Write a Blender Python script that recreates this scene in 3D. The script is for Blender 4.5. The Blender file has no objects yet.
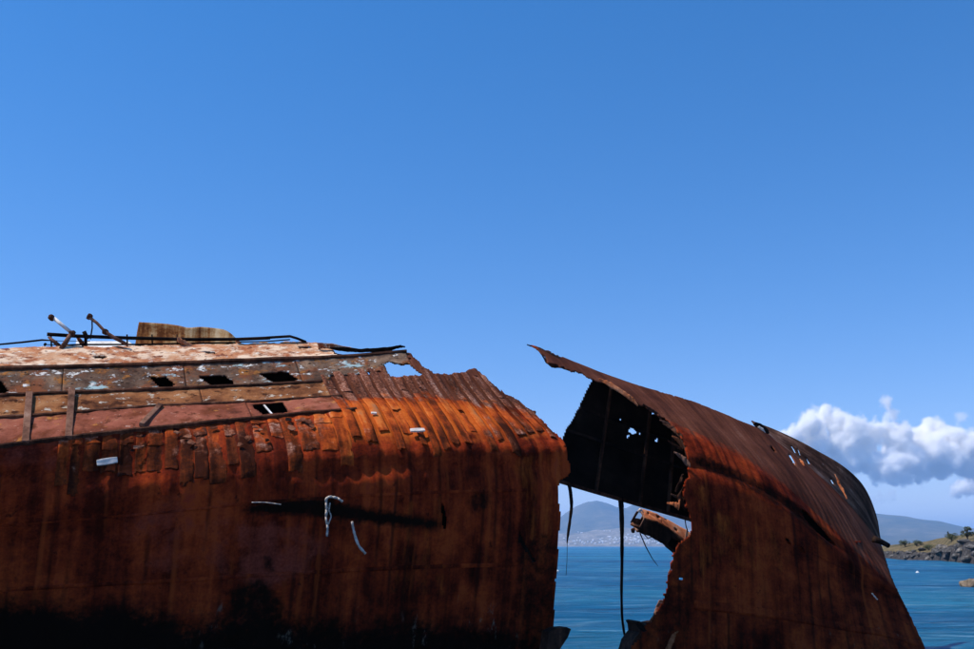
import bpy, bmesh, math, random
import numpy as np
from mathutils import Vector, Matrix

rng = random.Random(7)
R = math.radians
SC = bpy.context.scene
COL = SC.collection

# ------------------------------------------------------------------ camera
F = 935.0                      # focal length in pixels of the 974 px wide photograph
CX, CY = 487.0, 324.5
PITCH = R(13.33)
EYE = 2.3
cam_d = bpy.data.cameras.new('camera')
cam_d.sensor_fit = 'HORIZONTAL'; cam_d.sensor_width = 36.0; cam_d.lens = 36.0 * F / 974.0
cam_d.clip_start = 0.1; cam_d.clip_end = 60000
cam = bpy.data.objects.new('camera', cam_d); COL.objects.link(cam)
cam.location = (0, 0, EYE); cam.rotation_euler = (math.pi / 2 + PITCH, 0, 0)
SC.camera = cam

# ------------------------------------------------------------------ sky and sun
SUN_EL, SUN_AZ = R(58), R(-96)             # azimuth from +Y, towards +X positive
SUN_DIR = Vector((math.cos(SUN_EL) * math.sin(SUN_AZ), math.cos(SUN_EL) * math.cos(SUN_AZ), math.sin(SUN_EL)))
world = bpy.data.worlds.new('World'); SC.world = world; world.use_nodes = True
wn = world.node_tree
bg = wn.nodes['Background']
sky = wn.nodes.new('ShaderNodeTexSky'); sky.sky_type = 'NISHITA'; sky.sun_disc = False
sky.sun_elevation = SUN_EL; sky.sun_rotation = SUN_AZ
sky.altitude = 0; sky.air_density = 1.0; sky.dust_density = 0.0; sky.ozone_density = 6.0
# the deep, saturated blue of clear air: the sky's own colour, steepened evenly over the whole dome
hs = wn.nodes.new('ShaderNodeHueSaturation'); hs.inputs['Saturation'].default_value = 1.29
gm = wn.nodes.new('ShaderNodeGamma'); gm.inputs['Gamma'].default_value = 0.85
wn.links.new(sky.outputs['Color'], hs.inputs['Color']); wn.links.new(hs.outputs['Color'], gm.inputs['Color'])
tint = wn.nodes.new('ShaderNodeVectorMath'); tint.operation = 'MULTIPLY'; tint.inputs[1].default_value = (1.05, 0.92, 1.07)
wn.links.new(gm.outputs['Color'], tint.inputs[0]); wn.links.new(tint.outputs[0], bg.inputs['Color'])
bg.inputs['Strength'].default_value = 0.15
sun_d = bpy.data.lights.new('sun', 'SUN'); sun_d.energy = 4.4; sun_d.angle = R(0.53); sun_d.color = (1.0, 0.93, 0.83)
sun = bpy.data.objects.new('sun', sun_d); COL.objects.link(sun)
sun.rotation_euler = SUN_DIR.to_track_quat('Z', 'Y').to_euler()
SC.view_settings.view_transform = 'Standard'; SC.view_settings.look = 'None'
SC.view_settings.exposure = 0.33; SC.view_settings.gamma = 1.0; SC.view_settings.use_curve_mapping = False
cy = SC.cycles
cy.use_denoising = True
cy.max_bounces = 80; cy.diffuse_bounces = 4; cy.glossy_bounces = 3; cy.volume_bounces = 70; cy.transparent_max_bounces = 12
cy.caustics_reflective = False; cy.caustics_refractive = False

# ------------------------------------------------------------------ picture geometry
SP, CP = math.sin(PITCH), math.cos(PITCH)
CAM = np.array([0, 0, EYE])
def rays(px, py):
    px = np.asarray(px, float); py = np.asarray(py, float)
    a = (px - CX) / F; b = (CY - py) / F
    return np.stack([a, CP - b * SP, SP + b * CP], -1)
def project(P):
    d = P - CAM
    f = d[..., 1] * CP + d[..., 2] * SP
    up = -d[..., 1] * SP + d[..., 2] * CP
    return CX + F * d[..., 0] / f, CY - F * up / f
def at_y(px, py, y):
    d = rays(px, py); return CAM + d * (y / d[..., 1])[..., None]
class Frame:
    """vertical planes parallel to a piece of the wreck: u along it, w away from the viewer"""
    def __init__(s, x0, y0, deg):
        t = R(deg); s.O = np.array([x0, y0, 0.0])
        s.U = np.array([math.cos(t), math.sin(t), 0.0]); s.W = np.array([-math.sin(t), math.cos(t), 0.0])
    def hit(s, px, py, w):
        d = rays(px, py)
        k = (np.asarray(w, float) + np.dot(s.O - CAM, s.W)) / (d @ s.W)
        return CAM + d * k[..., None]
    def uz(s, px, py, w):
        P = s.hit(px, py, w)
        return (P - s.O) @ s.U, P[..., 2]
    def pt(s, u, w, z):
        u = np.asarray(u, float)
        return s.O + u[..., None] * s.U + np.asarray(w)[..., None] * s.W + np.asarray(z)[..., None] * np.array([0, 0, 1.0])

def pchip(x, y, xs):
    x = np.asarray(x, float); y = np.asarray(y, float)
    h = np.diff(x); dl = np.diff(y) / h
    m = np.zeros_like(x); m[0] = dl[0]; m[-1] = dl[-1]
    for i in range(1, len(x) - 1):
        if dl[i - 1] * dl[i] > 0:
            w1 = 2 * h[i] + h[i - 1]; w2 = h[i] + 2 * h[i - 1]
            m[i] = (w1 + w2) / (w1 / dl[i - 1] + w2 / dl[i])
    xs = np.asarray(xs, float)
    i = np.clip(np.searchsorted(x, xs) - 1, 0, len(x) - 2)
    xc = np.clip(xs, x[0], x[-1])
    t = (xc - x[i]) / h[i]
    r = (2*t**3 - 3*t**2 + 1)*y[i] + (t**3 - 2*t**2 + t)*h[i]*m[i] + (-2*t**3 + 3*t**2)*y[i+1] + (t**3 - t**2)*h[i]*m[i+1]
    return r + np.where(xs < x[0], (xs - x[0]) * m[0], 0) + np.where(xs > x[-1], (xs - x[-1]) * m[-1], 0)

# value noise
_perm = np.random.RandomState(3).rand(64, 64, 4)
def vnoise(x, y, seed=0):
    x = np.asarray(x, float) + seed * 17.31; y = np.asarray(y, float) + seed * 9.17
    xi = np.floor(x).astype(int); yi = np.floor(y).astype(int)
    fx = x - xi; fy = y - yi
    fx = fx*fx*(3-2*fx); fy = fy*fy*(3-2*fy)
    c = seed % 4
    g = lambda a, b: _perm[a % 64, b % 64, c]
    return (g(xi,yi)*(1-fx) + g(xi+1,yi)*fx)*(1-fy) + (g(xi,yi+1)*(1-fx) + g(xi+1,yi+1)*fx)*fy
def fbm(x, y, seed=0, oct=4):
    s = 0; a = 0.5; t = 0
    for o in range(oct):
        s = s + a * (vnoise(np.asarray(x) * 2**o, np.asarray(y) * 2**o, seed + o) - 0.5) * 2; t += a; a *= 0.5
    return s / t
def in_poly(px, py, poly):
    r = np.zeros(np.shape(px), bool)
    n = len(poly)
    for i in range(n):
        x1, y1 = poly[i]; x2, y2 = poly[(i + 1) % n]
        c = ((y1 > py) != (y2 > py))
        with np.errstate(divide='ignore', invalid='ignore'):
            xx = (x2 - x1) * (py - y1) / (y2 - y1 if y2 != y1 else 1e-9) + x1
        r ^= c & (px < xx)
    return r

# ------------------------------------------------------------------ object helpers
def prop(o, label=None, cat=None, group=None, kind=None):
    if label: o['label'] = label
    if cat: o['category'] = cat
    if group: o['group'] = group
    if kind: o['kind'] = kind
    return o
def empty(name, loc=(0, 0, 0)):
    o = bpy.data.objects.new(name, None); COL.objects.link(o); o.location = loc; o.empty_display_size = 0.3
    return o
def link(name, me, mat, parent=None):
    o = bpy.data.objects.new(name, me); COL.objects.link(o)
    if mat is not None and not me.materials: me.materials.append(mat)
    if parent is not None:
        o.parent = parent
        o.matrix_parent_inverse = Matrix.Translation(parent.location).inverted()
    return o
def mesh(name, V, Fc, mat, parent=None, uv=None, smooth=True, attrs=None, thick=0.0):
    me = bpy.data.meshes.new(name)
    V = np.asarray(V, np.float32).reshape(-1, 3)
    if isinstance(Fc, np.ndarray):
        n, k = Fc.shape
        me.vertices.add(len(V)); me.vertices.foreach_set('co', V.ravel())
        me.loops.add(n * k); me.loops.foreach_set('vertex_index', Fc.astype(np.int32).ravel())
        me.polygons.add(n); me.polygons.foreach_set('loop_start', np.arange(0, n * k, k, dtype=np.int32))
        me.update(calc_edges=True)
    else:
        me.from_pydata([tuple(map(float, v)) for v in V], [], [tuple(f) for f in Fc])
    if smooth: me.polygons.foreach_set('use_smooth', np.ones(len(me.polygons), bool))
    if uv is not None:
        l = me.uv_layers.new(name='UVMap')
        idx = np.empty(len(me.loops), np.int32); me.loops.foreach_get('vertex_index', idx)
        l.data.foreach_set('uv', np.asarray(uv, np.float32)[idx].ravel())
    if attrs:
        for k, a in attrs.items():
            at = me.attributes.new(k, 'FLOAT', 'POINT'); at.data.foreach_set('value', np.asarray(a, np.float32).ravel())
    me.update()
    o = link(name, me, mat, parent)
    if thick:
        m = o.modifiers.new('thickness', 'SOLIDIFY'); m.thickness = thick; m.offset = 0.0
    return o
def grid_faces(nu, nv, keep=None):
    i, j = np.meshgrid(np.arange(nu - 1), np.arange(nv - 1), indexing='ij')
    a = i * nv + j
    f = np.stack([a, a + nv, a + nv + 1, a + 1], -1).reshape(-1, 4)
    if keep is not None: f = f[keep.ravel()]
    return f
def compact(V, f, *arrs):
    used = np.unique(f); m = np.full(len(V), -1); m[used] = np.arange(len(used))
    return (V[used], m[f]) + tuple(a[used] for a in arrs)
def tube_data(pts, rad, seg=8, cap=True):
    pts = [Vector(p) for p in pts]
    rad = rad if hasattr(rad, '__len__') else [rad] * len(pts)
    V = []; Fc = []; prev = None
    for i, p in enumerate(pts):
        t = (pts[min(i + 1, len(pts) - 1)] - pts[max(i - 1, 0)]).normalized()
        if prev is None:
            a = t.orthogonal().normalized()
        else:
            a = (prev - t * prev.dot(t)).normalized()
        prev = a; b = t.cross(a)
        for k in range(seg):
            an = 2 * math.pi * k / seg
            V.append(p + (a * math.cos(an) + b * math.sin(an)) * rad[i])
    for i in range(len(pts) - 1):
        for k in range(seg):
            Fc.append((i*seg + k, i*seg + (k+1) % seg, (i+1)*seg + (k+1) % seg, (i+1)*seg + k))
    if cap:
        Fc.append(tuple(range(seg - 1, -1, -1))); Fc.append(tuple((len(pts)-1)*seg + k for k in range(seg)))
    return [tuple(v) for v in V], Fc
def tube(name, pts, rad, mat, parent=None, seg=8):
    V, Fc = tube_data(pts, rad, seg); return mesh(name, V, Fc, mat, parent)
def bar_data(p, q, w, h, up=(0, 0, 1)):
    p = Vector(p); q = Vector(q); t = (q - p).normalized(); up = Vector(up)
    s = t.cross(up).normalized(); n = s.cross(t)
    V = []
    for c in (p, q):
        for a, b in ((-1,-1),(1,-1),(1,1),(-1,1)): V.append(tuple(c + s * a * w/2 + n * b * h/2))
    return V, [(0,3,2,1),(4,5,6,7),(0,1,5,4),(1,2,6,5),(2,3,7,6),(3,0,4,7)]
def bar(name, p, q, w, h, mat, parent=None, up=(0, 0, 1)):
    V, Fc = bar_data(p, q, w, h, up); o = mesh(name, V, Fc, mat, parent, smooth=False)
    b = o.modifiers.new('bevel', 'BEVEL'); b.width = min(w, h) * 0.12; b.segments = 2
    return o
def join_data(parts):
    V = []; Fc = []
    for v, f in parts:
        k = len(V); V += list(v); Fc += [tuple(i + k for i in g) for g in f]
    return V, Fc

# ------------------------------------------------------------------ materials
class NT:
    def __init__(s, name):
        s.m = bpy.data.materials.new(name); s.m.use_nodes = True; s.t = s.m.node_tree
        s.bsdf = s.t.nodes['Principled BSDF']; s.out = s.t.nodes['Material Output']
    def n(s, typ, **kw):
        nd = s.t.nodes.new(typ)
        for k, v in kw.items():
            if k.startswith('_'): setattr(nd, k[1:], v)
            else: s.set(nd, k, v)
        return nd
    def set(s, nd, k, v):
        i = nd.inputs[int(k[1:])] if (k[0] == 'i' and k[1:].isdigit()) else nd.inputs[k.replace('__', ' ')]
        if hasattr(v, 'is_output') or hasattr(v, 'links'): s.t.links.new(v, i)
        else: i.default_value = v
    def math(s, op, a, b=0.0, c=None, clamp=False):
        nd = s.n('ShaderNodeMath', _operation=op, i0=a, i1=b); nd.use_clamp = clamp
        if c is not None: s.set(nd, 'i2', c)
        return nd.outputs[0]
    def mix(s, fac, a, b):
        nd = s.t.nodes.new('ShaderNodeMix'); nd.data_type = 'RGBA'
        for k, v in ((0, fac), (6, a), (7, b)):
            if hasattr(v, 'is_output'): s.t.links.new(v, nd.inputs[k])
            else: nd.inputs[k].default_value = v if k == 0 else tuple(v) + (1.0,) * (4 - len(v))
        return nd.outputs[2]
    def noise(s, vec, scale, detail=5, rough=0.55, off=0.0, dist=0.0):
        nd = s.n('ShaderNodeTexNoise'); nd.noise_dimensions = '3D'
        s.t.links.new(vec, nd.inputs['Vector'])
        nd.inputs['Scale'].default_value = scale; nd.inputs['Detail'].default_value = detail
        nd.inputs['Roughness'].default_value = rough; nd.inputs['Distortion'].default_value = dist
        return nd.outputs['Fac']
    def mapv(s, vec, scale=(1, 1, 1), loc=(0, 0, 0)):
        nd = s.n('ShaderNodeMapping'); s.t.links.new(vec, nd.inputs['Vector'])
        nd.inputs['Scale'].default_value = scale; nd.inputs['Location'].default_value = loc
        return nd.outputs[0]
    def ramp(s, fac, stops, interp='LINEAR'):
        nd = s.n('ShaderNodeValToRGB'); e = nd.color_ramp.elements; nd.color_ramp.interpolation = interp
        while len(e) < len(stops): e.new(0.5)
        for k, (p, c) in enumerate(stops):
            e[k].position = p; e[k].color = (tuple(c) + (1.0,)) if len(c) == 3 else c
        s.t.links.new(fac, nd.inputs[0]); return nd.outputs[0]
    def step(s, fac, lo, hi):
        nd = s.n('ShaderNodeMapRange'); nd.interpolation_type = 'SMOOTHSTEP'
        s.t.links.new(fac, nd.inputs[0]); nd.inputs[1].default_value = lo; nd.inputs[2].default_value = hi
        return nd.outputs[0]
    def attr(s, name):
        nd = s.n('ShaderNodeAttribute'); nd.attribute_name = name; return nd.outputs['Fac']
    def bump(s, h, strength, dist, normal=None):
        nd = s.n('ShaderNodeBump'); s.t.links.new(h, nd.inputs['Height'])
        nd.inputs['Strength'].default_value = strength; nd.inputs['Distance'].default_value = dist
        if normal is not None: s.t.links.new(normal, nd.inputs['Normal'])
        return nd.outputs[0]
    def done(s, color, rough=0.85, bump=None, spec=0.25, metal=0.0):
        for k, v in (('Base Color', color), ('Roughness', rough), ('Metallic', metal), ('Specular IOR Level', spec)):
            if hasattr(v, 'is_output'): s.t.links.new(v, s.bsdf.inputs[k])
            else: s.bsdf.inputs[k].default_value = (tuple(v) + (1.0,)) if isinstance(v, (tuple, list)) else v
        if bump is not None: s.t.links.new(bump, s.bsdf.inputs['Normal'])
        return s.m

DK = (0.012, 0.008, 0.007)
def rust(name, stops, streak=(5.0, 0.35), bumpk=1.0, flake=None, soot=0.0, obj_rand=0.0, coord='uv', attrs=False, extra=None, spec=0.02, contrast=2.6, tone=False):
    t = NT(name)
    tc = t.n('ShaderNodeTexCoord'); uv = tc.outputs['UV'] if coord == 'uv' else tc.outputs['Object']
    if obj_rand:
        oi = t.n('ShaderNodeObjectInfo'); add = t.n('ShaderNodeVectorMath', _operation='ADD')
        t.t.links.new(uv, add.inputs[0])
        sc = t.n('ShaderNodeVectorMath', _operation='SCALE'); sc.inputs[0].default_value = (13.1, 7.7, 5.3)
        t.t.links.new(oi.outputs['Random'], sc.inputs['Scale']); t.t.links.new(sc.outputs[0], add.inputs[1]); uv = add.outputs[0]
    big = t.noise(uv, 0.9, 6, 0.6)
    st = t.noise(t.mapv(uv, (streak[0], streak[1], 1)), 1.0, 6, 0.6, dist=0.3)
    st2 = t.noise(t.mapv(uv, (streak[0] * 4.5, streak[1] * 1.6, 1)), 1.0, 4, 0.6)
    fine = t.noise(uv, 22, 6, 0.7)
    grit = t.noise(uv, 90, 3, 0.7)
    f = t.math('MULTIPLY', big, 0.40)
    f = t.math('MULTIPLY_ADD', st, 0.30, f)
    f = t.math('MULTIPLY_ADD', st2, 0.10, f)
    f = t.math('MULTIPLY_ADD', t.noise(uv, 4.0, 7, 0.66), 0.16, f)
    f = t.math('MULTIPLY_ADD', fine, 0.14, f)
    f = t.math('SUBTRACT', f, 0.05)
    f = t.math('MULTIPLY_ADD', t.math('SUBTRACT', f, 0.5), contrast, f)
    if obj_rand:
        f = t.math('MULTIPLY_ADD', t.math('SUBTRACT', oi.outputs['Random'], 0.5), obj_rand, f)
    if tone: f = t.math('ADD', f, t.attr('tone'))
    c = t.ramp(f, stops)
    h = t.math('MULTIPLY_ADD', fine, 0.7, t.math('MULTIPLY', grit, 0.4))
    if extra: c = extra(t, uv, c, dict(big=big, st=st, fine=fine, grit=grit, st2=st2))
    if flake:
        for (col, lo, hi, sc_, ax) in flake:
            k = t.step(t.noise(t.mapv(uv, (ax, 1.0, 1), (sc_ * 3.1, 1.7, 0)), sc_, 8, 0.68), lo, hi)
            c = t.mix(k, c, col); h = t.math('MULTIPLY_ADD', k, 0.6, h)
    if soot:
        k = t.step(t.noise(t.mapv(uv, (1.3, 0.8, 1), (4.2, 8.1, 0)), 1.1, 7, 0.65), 0.60 - 0.1 * soot, 0.70 - 0.05 * soot)
        c = t.mix(k, c, DK)
    if attrs:
        rag = t.noise(uv, 9, 7, 0.7)
        d = t.math('MULTIPLY_ADD', t.math('SUBTRACT', rag, 0.5), 1.1, t.attr('stain'))
        c = t.mix(t.step(d, 0.22, 0.92), c, (0.010, 0.005, 0.003))
        sp = t.noise(t.mapv(uv, (1.0, 0.4, 1)), 9, 6, 0.7)
        pa = t.noise(uv, 1.4, 3, 0.5)
        salt = t.math('MULTIPLY', t.math('MULTIPLY', t.step(sp, 0.56, 0.70), t.step(pa, 0.50, 0.62)), t.attr('salt'))
        c = t.mix(t.math('MULTIPLY', salt, 0.8), c, (0.20, 0.155, 0.11))
    b = t.bump(h, 0.55 * bumpk, 0.02)
    rg = t.ramp(fine, [(0.3, (0.7,) * 3), (0.7, (0.95,) * 3)])
    return t.done(c, rg, b, spec)

# ------------------------------------------------------------------ wreck surfaces
class Surf:
    """rows: list of (pixel polyline, w or w-polyline) from the top edge to the foot; last rows may be ('z', z, w)"""
    def __init__(s, frame, rows, u0, u1, disp=None):
        s.f = frame; s.disp = disp
        s.us = np.linspace(u0, u1, 500)
        s.wz = []
        for r in rows:
            if r[0] == 'z':
                w = r[2](s.us) if callable(r[2]) else np.full_like(s.us, r[2]); s.wz.append((w, np.full_like(s.us, r[1]))); continue
            pts, w = r
            xs = np.linspace(pts[0][0], pts[-1][0], 400)
            ys = pchip([p[0] for p in pts], [p[1] for p in pts], xs)
            ww = np.full_like(xs, w) if not hasattr(w, '__len__') else pchip([p[0] for p in w], [p[1] for p in w], xs)
            u, z = frame.uz(xs, ys, ww)
            o = np.argsort(u); u, z, ww = u[o], z[o], ww[o]
            def ext(v):
                r_ = np.interp(s.us, u, v)
                k0 = (v[20] - v[0]) / (u[20] - u[0]); k1 = (v[-1] - v[-21]) / (u[-1] - u[-21])
                return r_ + np.where(s.us < u[0], (s.us - u[0]) * k0 * 0.7, 0) + np.where(s.us > u[-1], (s.us - u[-1]) * k1, 0)
            s.wz.append((ext(ww), ext(z)))
        s.n = len(rows)
    def base(s, u, v):
        u = np.asarray(u, float); v = np.clip(np.asarray(v, float), 0, s.n - 1 - 1e-9)
        k = np.floor(v).astype(int); t = v - k
        Wv = np.stack([np.interp(u, s.us, a) for a, b in s.wz]); Zv = np.stack([np.interp(u, s.us, b) for a, b in s.wz])
        def cr(A):
            g = lambda kk: np.take_along_axis(A.reshape(s.n, -1), np.clip(kk, 0, s.n - 1).reshape(1, -1), 0).reshape(u.shape)
            p0, p1, p2, p3 = g(k - 1), g(k), g(k + 1), g(k + 2)
            return 0.5 * (2*p1 + (p2 - p0)*t + (2*p0 - 5*p1 + 4*p2 - p3)*t*t + (3*p1 - p0 - 3*p2 + p3)*t**3)
        return s.f.pt(u, cr(Wv), cr(Zv))
    def normal(s, u, v):
        e = 0.02
        du = s.base(u + e, v) - s.base(u - e, v); dv = s.base(u, np.asarray(v) + e) - s.base(u, np.asarray(v) - e)
        n = np.cross(dv, du)
        return n / np.maximum(np.linalg.norm(n, axis=-1, keepdims=True), 1e-9)
    def eval(s, u, v, off=0.0):
        u, v = np.broadcast_arrays(np.asarray(u, float), np.asarray(v, float))
        P = s.base(u, v); N = s.normal(u, v)
        d = off + (s.disp(u, v) if s.disp is not None else 0.0)
        return P + N * np.asarray(d)[..., None]
    def arc(s, v, u):   # metres along the section from the top, for the texture coordinate
        vs = np.linspace(0, s.n - 1, 200)
        P = s.base(np.full_like(vs, u), vs)
        a = np.concatenate([[0], np.cumsum(np.linalg.norm(np.diff(P, axis=0), axis=1))])
        return np.interp(v, vs, a)
    def uv_of(s, px, py, vlo=0.0, vhi=None):
        """surface parameters of a point of the picture"""
        vhi = s.n - 1.01 if vhi is None else vhi
        u = np.linspace(s.us[0], s.us[-1], 220); v = np.linspace(vlo, vhi, 160)
        if not hasattr(s, '_tab'):
            uu, vv = np.meshgrid(u, v, indexing='ij'); s._tab = (uu, vv) + project(s.base(uu, vv))
        uu, vv, X, Y = s._tab
        k = np.argmin((X - px)**2 + (Y - py)**2)
        return float(uu.flat[k]), float(vv.flat[k])
    def patch(s, name, us, vs, mat, parent, off=0.0, keep=None, thick=0.012, attrs=None, warp=None, whole=False):
        uu, vv = np.meshgrid(us, vs, indexing='ij')
        o = off + (warp(uu, vv) if warp is not None else 0.0)
        P = s.eval(uu, vv, o)
        arc = s.arc(vs, 0.5 * (us[0] + us[-1]))
        UV = np.stack([uu, np.broadcast_to(arc, uu.shape)], -1).reshape(-1, 2)
        X, Y = project(P)
        kf = None
        if keep is not None:
            c = lambda A: 0.25 * (A[:-1, :-1] + A[1:, :-1] + A[:-1, 1:] + A[1:, 1:])
            kf = keep(c(X), c(Y), c(uu), c(vv))
            if whole and kf.any():            # one connected piece: keep the largest
                lab = np.where(kf, np.arange(1, kf.size + 1).reshape(kf.shape), 0)
                for _ in range(4000):
                    m = lab.copy()
                    m[1:] = np.maximum(m[1:], lab[:-1]); m[:-1] = np.maximum(m[:-1], lab[1:]); m[:, 1:] = np.maximum(m[:, 1:], lab[:, :-1]); m[:, :-1] = np.maximum(m[:, :-1], lab[:, 1:])
                    m = np.where(kf, m, 0)
                    if (m == lab).all(): break
                    lab = m
                ids, cnt = np.unique(lab[lab > 0], return_counts=True); kf = lab == ids[np.argmax(cnt)]
            if not kf.any(): return None
        f = grid_faces(len(us), len(vs), kf)
        V = P.reshape(-1, 3)
        at = {k: fn(X, Y, uu, vv).ravel() for k, fn in (attrs or {}).items()}
        ks = list(at)
        res = compact(V, f, UV, *[at[k] for k in ks])
        return mesh(name, res[0], res[1], mat, parent, uv=res[2], attrs={k: res[3 + i] for i, k in enumerate(ks)}, thick=thick)

# ================================================================== SEA, FAR LAND
def make_sea():
    ang = np.concatenate([np.linspace(-180, -56, 40)[:-1], np.linspace(-56, -34, 30)[:-1], np.linspace(-34, 34, 420), np.linspace(34, 56, 30)[1:], np.linspace(56, 180, 40)[1:]])
    rad = np.concatenate([[0.5], 2.0 * (7500.0) ** np.linspace(0, 1, 620)])
    A, Rr = np.meshgrid(np.radians(ang), rad, indexing='ij')
    X = Rr * np.sin(A); Y = Rr * np.cos(A)
    sp = Rr * 0.0145
    Z = np.zeros_like(X)
    r = np.random.RandomState(11)
    for k in range(46):
        L = 0.7 * 1.115 ** k * r.uniform(0.9, 1.1)
        if L > 60: L = r.uniform(2, 30)
        th = r.normal(math.radians(250), 0.55)
        am = 0.0085 * L ** 0.62 * r.uniform(0.4, 1.0)
        fade = np.clip((L / np.maximum(sp, 1e-3) - 3.0) / 4.0, 0, 1)
        ph = 2 * math.pi / L * (X * math.cos(th) + Y * math.sin(th)) + r.uniform(0, 6.28)
        Z += am * fade * (1 - np.abs(np.sin(ph / 2))) ** 1.3
    Z = Z - float(np.percentile(Z[Rr < 200], 75)) - 0.03
    V = np.stack([X, Y, Z], -1).reshape(-1, 3)
    t = NT('sea_water')
    tc = t.n('ShaderNodeTexCoord'); ob = tc.outputs['Object']
    sw = t.noise(t.mapv(ob, (0.30, 0.75, 1)), 1.0, 8, 0.62, dist=0.4)
    ch = t.noise(t.mapv(ob, (1.3, 3.6, 1), (3, 1, 0)), 1.0, 7, 0.66, dist=0.5)
    lo = t.noise(t.mapv(ob, (0.006, 0.035, 1)), 1.0, 5, 0.55)
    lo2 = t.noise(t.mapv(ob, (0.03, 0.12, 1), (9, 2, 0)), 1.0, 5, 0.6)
    c = t.ramp(t.math('MULTIPLY_ADD', lo2, 0.4, t.math('MULTIPLY', lo, 0.6)),
               [(0.36, (0.003, 0.080, 0.22)), (0.5, (0.006, 0.13, 0.29)), (0.64, (0.022, 0.22, 0.37))])
    b = t.bump(ch, 1.0, 0.30, t.bump(sw, 1.0, 1.0))
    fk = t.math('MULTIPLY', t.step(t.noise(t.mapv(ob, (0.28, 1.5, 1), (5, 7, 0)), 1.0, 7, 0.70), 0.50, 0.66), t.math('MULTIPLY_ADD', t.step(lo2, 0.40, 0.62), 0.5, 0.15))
    c = t.mix(fk, c, (0.22, 0.42, 0.54))  # pale ripple streaks in the base colour stand in for reflected light
    dk = t.math('MULTIPLY', t.step(sw, 0.54, 0.66), 0.6)
    c = t.mix(dk, c, (0.001, 0.035, 0.10))  # dark ripple contrast mixed into the colour along the swell noise
    # wind-roughened water: glints limited to what tilted wave faces can mirror
    t.t.nodes.remove(t.bsdf)
    df = t.n('ShaderNodeBsdfDiffuse'); t.t.links.new(c, df.inputs['Color']); t.t.links.new(b, df.inputs['Normal'])
    gl = t.n('ShaderNodeBsdfGlossy'); gl.inputs['Roughness'].default_value = 0.10; t.t.links.new(b, gl.inputs['Normal'])
    fr = t.n('ShaderNodeFresnel'); fr.inputs['IOR'].default_value = 1.33; t.t.links.new(b, fr.inputs['Normal'])
    mx = t.n('ShaderNodeMixShader'); t.t.links.new(t.math('MINIMUM', fr.outputs[0], 0.33), mx.inputs[0]); t.t.links.new(df.outputs[0], mx.inputs[1]); t.t.links.new(gl.outputs[0], mx.inputs[2])
    t.t.links.new(mx.outputs[0], t.out.inputs['Surface']); m = t.m
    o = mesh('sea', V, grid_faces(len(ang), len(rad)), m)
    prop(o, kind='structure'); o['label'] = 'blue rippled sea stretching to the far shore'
    return o
make_sea()

def make_bounce_beach():  # ground added out of view; its pale sand bounces warm light onto the hull
    xs = np.linspace(-140, 140, 160); ys = np.concatenate([np.linspace(-160, -10, 40)[:-1], np.linspace(-10, 12, 60)])
    A, B = np.meshgrid(xs, ys, indexing='ij')
    H = np.where(B > -4, 0.75 - (B + 4) * 0.105, 0.75 + (-4 - B) * 0.03) + 0.07 * fbm(A / 3, B / 3, 4, 4)
    t = NT('pale_shingle_sand'); tc = t.n('ShaderNodeTexCoord'); ob = tc.outputs['Object']
    a = t.noise(ob, 0.6, 6, 0.6); b = t.noise(ob, 18, 5, 0.7)
    c = t.ramp(t.math('MULTIPLY_ADD', b, 0.5, t.math('MULTIPLY', a, 0.5)), [(0.35, (0.24, 0.18, 0.125)), (0.5, (0.40, 0.32, 0.23)), (0.65, (0.52, 0.43, 0.33))])
    prop(mesh('beach', np.stack([A, B, H], -1).reshape(-1, 3), grid_faces(len(xs), len(ys)), t.done(c, 0.95, t.bump(b, 0.6, 0.05), 0.15)), label='pale sandy beach under the camera, added out of view to bounce warm light', kind='structure')
make_bounce_beach()

def terrain(name, xs, ys, hf, mat, label=None):
    A, B = np.meshgrid(xs, ys, indexing='ij')
    V = np.stack([A, B, hf(A, B)], -1).reshape(-1, 3)
    o = mesh(name, V, grid_faces(len(xs), len(ys)), mat); prop(o, label=label, kind='structure'); return o

def hill_mat(name, cols, sc):
    t = NT(name); tc = t.n('ShaderNodeTexCoord'); ob = tc.outputs['Object']
    a = t.noise(ob, sc, 8, 0.6); b = t.noise(ob, sc * 7, 6, 0.65)
    f = t.math('MULTIPLY_ADD', b, 0.4, t.math('MULTIPLY', a, 0.6))
    c = t.ramp(f, [(0.38, cols[0]), (0.5, cols[1]), (0.62, cols[2])])
    return t.done(c, 0.95, t.bump(b, 0.5, 6.0), 0.1)
M_hill = hill_mat('scrub_hillside', [(0.035, 0.045, 0.022), (0.075, 0.075, 0.038), (0.15, 0.125, 0.075)], 0.004)
M_coast = hill_mat('built_up_coast', [(0.09, 0.085, 0.05), (0.19, 0.16, 0.11), (0.32, 0.28, 0.22)], 0.008)

def ridge_profile(pts, y):
    P = np.array([at_y(np.array(float(a)), np.array(float(b)), np.array(float(y))) for a, b in pts])
    return P[:, 0], P[:, 2]
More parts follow.
